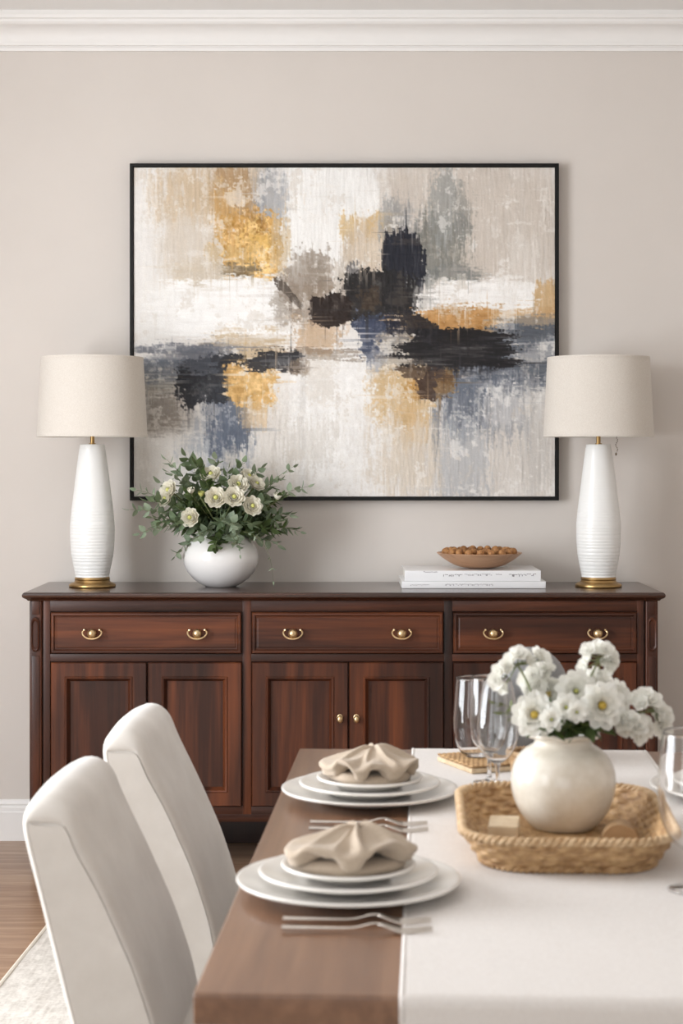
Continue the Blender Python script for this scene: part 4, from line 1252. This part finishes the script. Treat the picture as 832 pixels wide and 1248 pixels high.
spray('blossom_spray', cl([(716,792,9),(727,789,10),(738,791,9),(745,798,10),(749,804,8),(715,802,8),(710,814,9),(742,812,10),(730,821,5),(736,806,6)], 2.50, 1.15), 'upright spray of small white blossoms topmost in the cream vase', cm+Vector((.01,.01,0)))
spray('blossom_spray', cl([(774,852,10),(785,848,11),(795,853,11),(803,862,12),(810,874,12),(806,886,11),(812,880,9),(800,870,10),(808,893,8),(781,857,9)], 2.48, 1.15), 'rightmost spray of white blossoms reaching out beyond the vase', cm+Vector((.02,0,0)))
spray('blossom_spray', cl([(760,880,12),(769,876,10),(762,888,10),(778,884,12),(788,888,11),(780,898,10),(772,890,9),(752,872,10),(786,879,9)], 2.46, 1.1), 'low spray of white blossoms hanging right of the vase rim', cm+Vector((.02,-.01,0)))
for i, (x, y, Y) in enumerate([(655,895,2.42),(676,900,2.40),(700,905,2.41),(722,900,2.41),(745,893,2.43),(690,892,2.40),(712,888,2.42),(735,905,2.42),(603,872,2.45),(612,884,2.45),(640,897,2.44),(665,880,2.46),(700,880,2.45),(728,882,2.45),(758,897,2.47),(714,860,2.5),(684,856,2.5)]):
    tip = P3(x, y-15, Y+.03); b0 = cm+Vector((rf.uniform(-.02,.02), rf.uniform(-.02,.0), 0))
    lb = 'green leafy shoot among the white flower stems in the cream vase'; grp = 'green leaves in the cream vase'
    if i in (8, 9): lb = 'pale feathery green shoot reaching left towards the wine glasses'; grp = 'pale shoots reaching left from the cream vase'
    sprig('leafy_shoot', b0, b0.lerp(tip, .5)+Vector((0,0,.02)), tip, lb, 'leaf sprig', grp,
          (.024,.034) if i not in (8,9) else (.014,.02), .5, ('leaf3',) if i not in (8,9) else ('stem',), 6, .4, rf, .0013, pointed=.6)

# ------------------------------------------------------------------ glasses
def stemware(name, X, Y, z0, label, foot, hstem, prof, cat='wine glass', group='clear wine glasses on the table', mat='glass', wall=.0011):
    """prof: (r, height above table) of the bowl's outside, bottom to rim"""
    t = thing(name, (X, Y, z0), label, cat, group)
    p = smooth_prof(prof, 2)
    inner = [(max(.0003, r_-wall), h+(wall if i < 6 else 0)) for i, (r_, h) in enumerate(p)]
    hb_ = prof[0][1]
    if foot:
        mb = MB(); out = [(.0002, 0), (foot, 0), (foot+.0003, .0007), (foot*.9, .0018), (foot*.4, .0035), (.0055, .007), (.0036, .014), (.003, hstem*.5), (.0034, hstem*.85), (.0052, hb_-.002)] + p
        full = out + [(p[-1][0]-wall*.5, p[-1][1]+.0004)] + list(reversed(inner)) + [(.0002, inner[0][1]+.0004)]
        mb.lathe(full, (0,0,0), 72); mb.build('glass_body', M[mat], t, angle=180)
    else:
        mb = MB(); full = [(.0002, 0), (prof[0][0], 0)] + p + [(p[-1][0]-wall*.5, p[-1][1]+.0004)] + list(reversed(inner)) + [(.0002, inner[0][1]+.003)]
        mb.lathe(full, (0,0,0), 72); mb.build('glass_body', M[mat], t, angle=180)
    return t
ZG = TT+.003
hA = PZ(828.5, 2.73)-ZG
stemware('wine_glass', PX(606, 2.73), 2.73, ZG, 'clear wine glass nearest the vase, frontmost of the three standing by it', .031, .058,
         [(.005,.057), (.012,.060), (.024,.072), (.0315,.090), (.0338,.110), (.0325,.132), (.0275,.165), (.0218,hA)])
hB = PZ(825, 2.87)-ZG
stemware('wine_glass', PX(596, 2.87), 2.87, ZG, 'clear wine glass directly behind the frontmost one left of the vase', .027, .045,
         [(.005,.048), (.014,.052), (.026,.064), (.032,.082), (.0335,.105), (.033,.135), (.0318,hB)])
# mat and stemless glass
P0 = Vector((.262, 3.030)); 
wm = thing('woven_mat', (P0.x-.014, P0.y, TT+.003), 'small woven rattan mat on a pale pad at the far end of the runner', 'mat', rz=R(-68))
mb = MB(); hx, hy = .068, .056; rows = []
for i in range(61):
    rows.append([(-hx+2*hx*i/60, -hy+2*hy*j/60, .0115+.0016*math.sin(2*PI*i/8)*math.sin(2*PI*j/5)) for j in range(61)])
mb.grid(rows); mb.build('woven_top', M['straw'], wm, angle=180, solid=.003)
mb = MB(); mb.box(-hx-.001, hx+.001, -hy-.001, hy+.001, 0, .0085, .002); mb.build('pad', M['paleblock'], wm)
hC = PZ(826, 3.04)-(TT+.0175)
stemware('stemless_glass', PX(579, 3.04), 3.04, TT+.0175, 'clear stemless glass standing on the small woven mat', 0, 0,
         [(.018,.001), (.026,.006), (.034,.022), (.039,.045), (.0395,.065), (.037,.095), (.0335,hC)], cat='glass', group=None)
# small woven basket behind the vase
wbk = thing('small_basket', (.314, 2.862, TT+.003), 'small round rattan basket half hidden behind the cream vase', 'basket')
mb = tray_wall(.037, .037, .0368, .05, .006, 28, 9, 168, 45, .0013, .003)
mb.build('woven_side', M['straw'], wbk, angle=180)
mb = MB(); braid(mb, .037, .037, .0368, .052, .0022, 160, 18, .002); mb.build('braided_rim', M['straw2'], wbk)
mb = MB(); mb.lathe([(.0001,.001), (.031,.001), (.031,.004), (.0001,.004)], (0,0,0), 40); mb.build('basket_floor', M['straw'], wbk)
# smoky dome
gx, gy = PX(645, 3.11), 3.11
gd = thing('glass_dome', (gx, gy, ZG), 'smoky grey glass dome standing behind the white flowers', 'glass dome')
hD = PZ(788.5, 3.11)-ZG; rD = 46*3.11/F
pr = [(rD, .001)] + [(rD, (hD-rD)*k/6) for k in range(1, 7)] + [(rD*math.cos(PI/2*k/18), hD-rD+rD*math.sin(PI/2*k/18)) for k in range(1, 18)] + [(.0002, hD)]
inn = [(max(.0002, r_-.002 if r_ > .003 else .0002), z-(.002 if i > 10 else 0)) for i, (r_, z) in enumerate(pr)]
mb = MB(); mb.lathe(pr+list(reversed(inn)), (0,0,0), 80); mb.build('dome', M['smoke'], gd, angle=180)
mb = MB(); mb.lathe([(.0001,0.0002), (rD-.006,.0002), (rD-.006,.004), (.0001,.004)], (0,0,0), 48); mb.build('base', M['paleblock'], gd)
# glass at the right edge
hR = PZ(892, 2.16)-ZG
stemware('wine_glass', PX(849, 2.16), 2.16, ZG, 'large clear wine glass cut off by the right edge of the picture', .036, .05,
         [(.006,.046), (.018,.050), (.034,.064), (.044,.084), (.0485,.108), (.0485,.130), (.046,.160), (.0425,hR)])

# ------------------------------------------------------------------ dining chairs
def chair(cx, cy, label):
    t = thing('dining_chair', (cx, cy, FLZ), label, 'chair', 'pale upholstered dining chairs', rz=TROT)
    z0 = -FLZ
    # side profile of the backrest (x forward, z up), closed
    def pt(x, z): return Vector((x, 0, z+z0))
    xs = lambda v: v+.236              # world X of chair one to local
    front = [(-.205,.40), (-.222,.47), (-.232,.53), (-.262,.62), (-.298,.70), (-.330,.77), (-.350,.812)]
    topc = (-.3905, .8165); rt = .0405
    arc = [(topc[0]+rt*math.cos(a), topc[1]+rt*math.sin(a)) for a in [R(8)+R(160)*k/12 for k in range(13)]]
    back = [(-.418,.770), (-.400,.70), (-.380,.62), (-.357,.53), (-.340,.46), (-.325,.40)]
    poly = [Vector((x, z)) for x, z in front+arc+back]
    # resample smooth
    def resample(P_, n):
        L = [0]
        for a, b_ in zip(P_, P_[1:]): L.append(L[-1]+(b_-a).length)
        out = []
        for k in range(n):
            s = L[-1]*k/(n-1); i = 0
            while i < len(L)-2 and L[i+1] < s: i += 1
            f = (s-L[i])/max(1e-9, L[i+1]-L[i]); out.append(P_[i].lerp(P_[i+1], f))
        return out
    P_ = resample(poly, 90)
    for _ in range(6): P_ = [P_[0]]+[(P_[i-1]+P_[i]*2+P_[i+1])/4 for i in range(1, 89)]+[P_[-1]]
    # outward normals
    nn = []
    for i in range(90):
        a = P_[max(0, i-1)]; b_ = P_[min(89, i+1)]; tt = (b_-a).normalized(); nn.append(Vector((tt.y, -tt.x)))
    W2 = .172
    secs = [(W2+.0005, 1.0), (W2-.003, .94), (W2-.0005, .86), (W2-.001, .66), (W2-.004, .42), (W2-.010, .2), (W2-.018, .07), (W2-.030, 0)]
    ys_ = [(-y, d) for y, d in secs] + [(-W2+.030+(2*W2-.060)*k/10, -.003*math.sin(PI*k/10)) for k in range(1, 10)] + [(y, d) for y, d in reversed(secs)]
    mb = MB(); rows = []
    for y, d in ys_:
        row = []
        for i in range(90):
            thick = 1.0
            f_ = min(1, max(0, (P_[i].y-.70)/.12)); f_ = f_*f_*(3-2*f_)
            dd0 = d
            p = P_[i]-Vector((nn[i].x*dd0*.011, nn[i].y*dd0*(.011+.027*f_))) if d > 0 else P_[i]-nn[i]*d
            if d > .0 and (i == 0 or i == 89): pass
            drop = .005*(y/W2)**2*f_+.004
            row.append((xs(p.x), y, p.y-drop+z0))
        rows.append(row)
    V = mb.grid(rows, closed_v=True)
    # close the side panels
    for r_ in (V[0], V[-1]):
        n = len(r_)
        for k in range(n//2-1):
            try: mb.bm.faces.new((r_[k], r_[k+1], r_[n-2-k], r_[n-1-k]))
            except ValueError: pass
    o = mb.build('backrest', M['chair'], t, angle=65)
    mb = MB(); mb.box(-.03, .44, -.168, .168, .40+z0, .492+z0, .032, 5)
    for v in mb.bm.verts:
        if v.co.z > .47+z0: v.co.z += .006*(1-(v.co.y/.22)**2)
    mb.build('seat', M['chair'], t, angle=180)
    mb = MB(); mb.box(-.07, .43, -.16, .16, .335+z0, .405+z0, .008, 2); mb.build('seat_frame', M['chair'], t)
    for lx in (-.045, .40):
        for ly in (-.135, .135):
            mb = MB(); mb.box(lx-.02, lx+.02, ly-.02, ly+.02, 0, .338+z0, .003)
            for v in mb.bm.verts:
                if v.co.z < .1:
                    v.co.x = lx+(v.co.x-lx)*.65+(-.05 if lx < 0 else .0); v.co.y = ly+(v.co.y-ly)*.65
            mb.build('leg', M['wood_dark'], t)
chair(-.236+.0, 2.50, 'pale velvet upholstered dining chair nearest the camera, lower left')
chair(-.236+.030, 3.07, 'pale velvet upholstered dining chair farther back, nearer the sideboard')

# ------------------------------------------------------------------ light and world
def area(name, loc, rot, sx_, sy_, power, col):
    l = bpy.data.lights.new(name, 'AREA'); l.shape = 'RECTANGLE'; l.size = sx_; l.size_y = sy_; l.energy = power; l.color = col
    o = bpy.data.objects.new(name, l); COL.objects.link(o); o.location = loc; o.rotation_euler = rot
    return o
zc = (WZ0+WZ1)/2
DAY = (.94, .975, 1.02)
area('window_daylight', (XL-.026, sum(wins_left[0])/2, zc), (0, R(-90), 0), WZ1-WZ0-.1, 1.4, 22, DAY)
area('window_daylight', (XL-.026, sum(wins_left[1])/2, zc), (0, R(-90), 0), WZ1-WZ0-.1, 1.7, 160, DAY)
area('window_daylight', (sum(wf)/2, YF-.026, zc), (R(90), 0, 0), 2.5, WZ1-WZ0-.1, 13, DAY)
w = bpy.data.worlds.new('World'); bpy.context.scene.world = w; w.use_nodes = True
bg = w.node_tree.nodes['Background']; bg.inputs[0].default_value = (.96, .985, 1, 1); bg.inputs[1].default_value = 1.5

# ------------------------------------------------------------------ camera
cam = bpy.data.cameras.new('Camera'); co_ = bpy.data.objects.new('Camera', cam); COL.objects.link(co_)
cam.sensor_fit = 'VERTICAL'; cam.sensor_height = 36.0; cam.sensor_width = 24.0
cam.lens = F/1248*36.0
cam.shift_y = -(624-CY)/1248.0
cam.clip_start = .02
co_.location = (0, 0, EYE); co_.rotation_euler = (R(90), 0, 0)
cam.dof.use_dof = True; cam.dof.focus_distance = 5.3; cam.dof.aperture_fstop = 8.0; cam.dof.aperture_blades = 0
sc = bpy.context.scene
sc.camera = co_
sc.view_settings.view_transform = 'Standard'; sc.view_settings.look = 'None'; sc.view_settings.gamma = 1
sc.view_settings.use_curve_mapping = False
sc.view_settings.exposure = -0.1
sc.render.engine = 'CYCLES'
sc.cycles.use_denoising = True
sc.cycles.max_bounces = 12; sc.cycles.transmission_bounces = 12; sc.cycles.transparent_max_bounces = 12
sc.cycles.caustics_refractive = True
sc.cycles.sample_clamp_indirect = 6
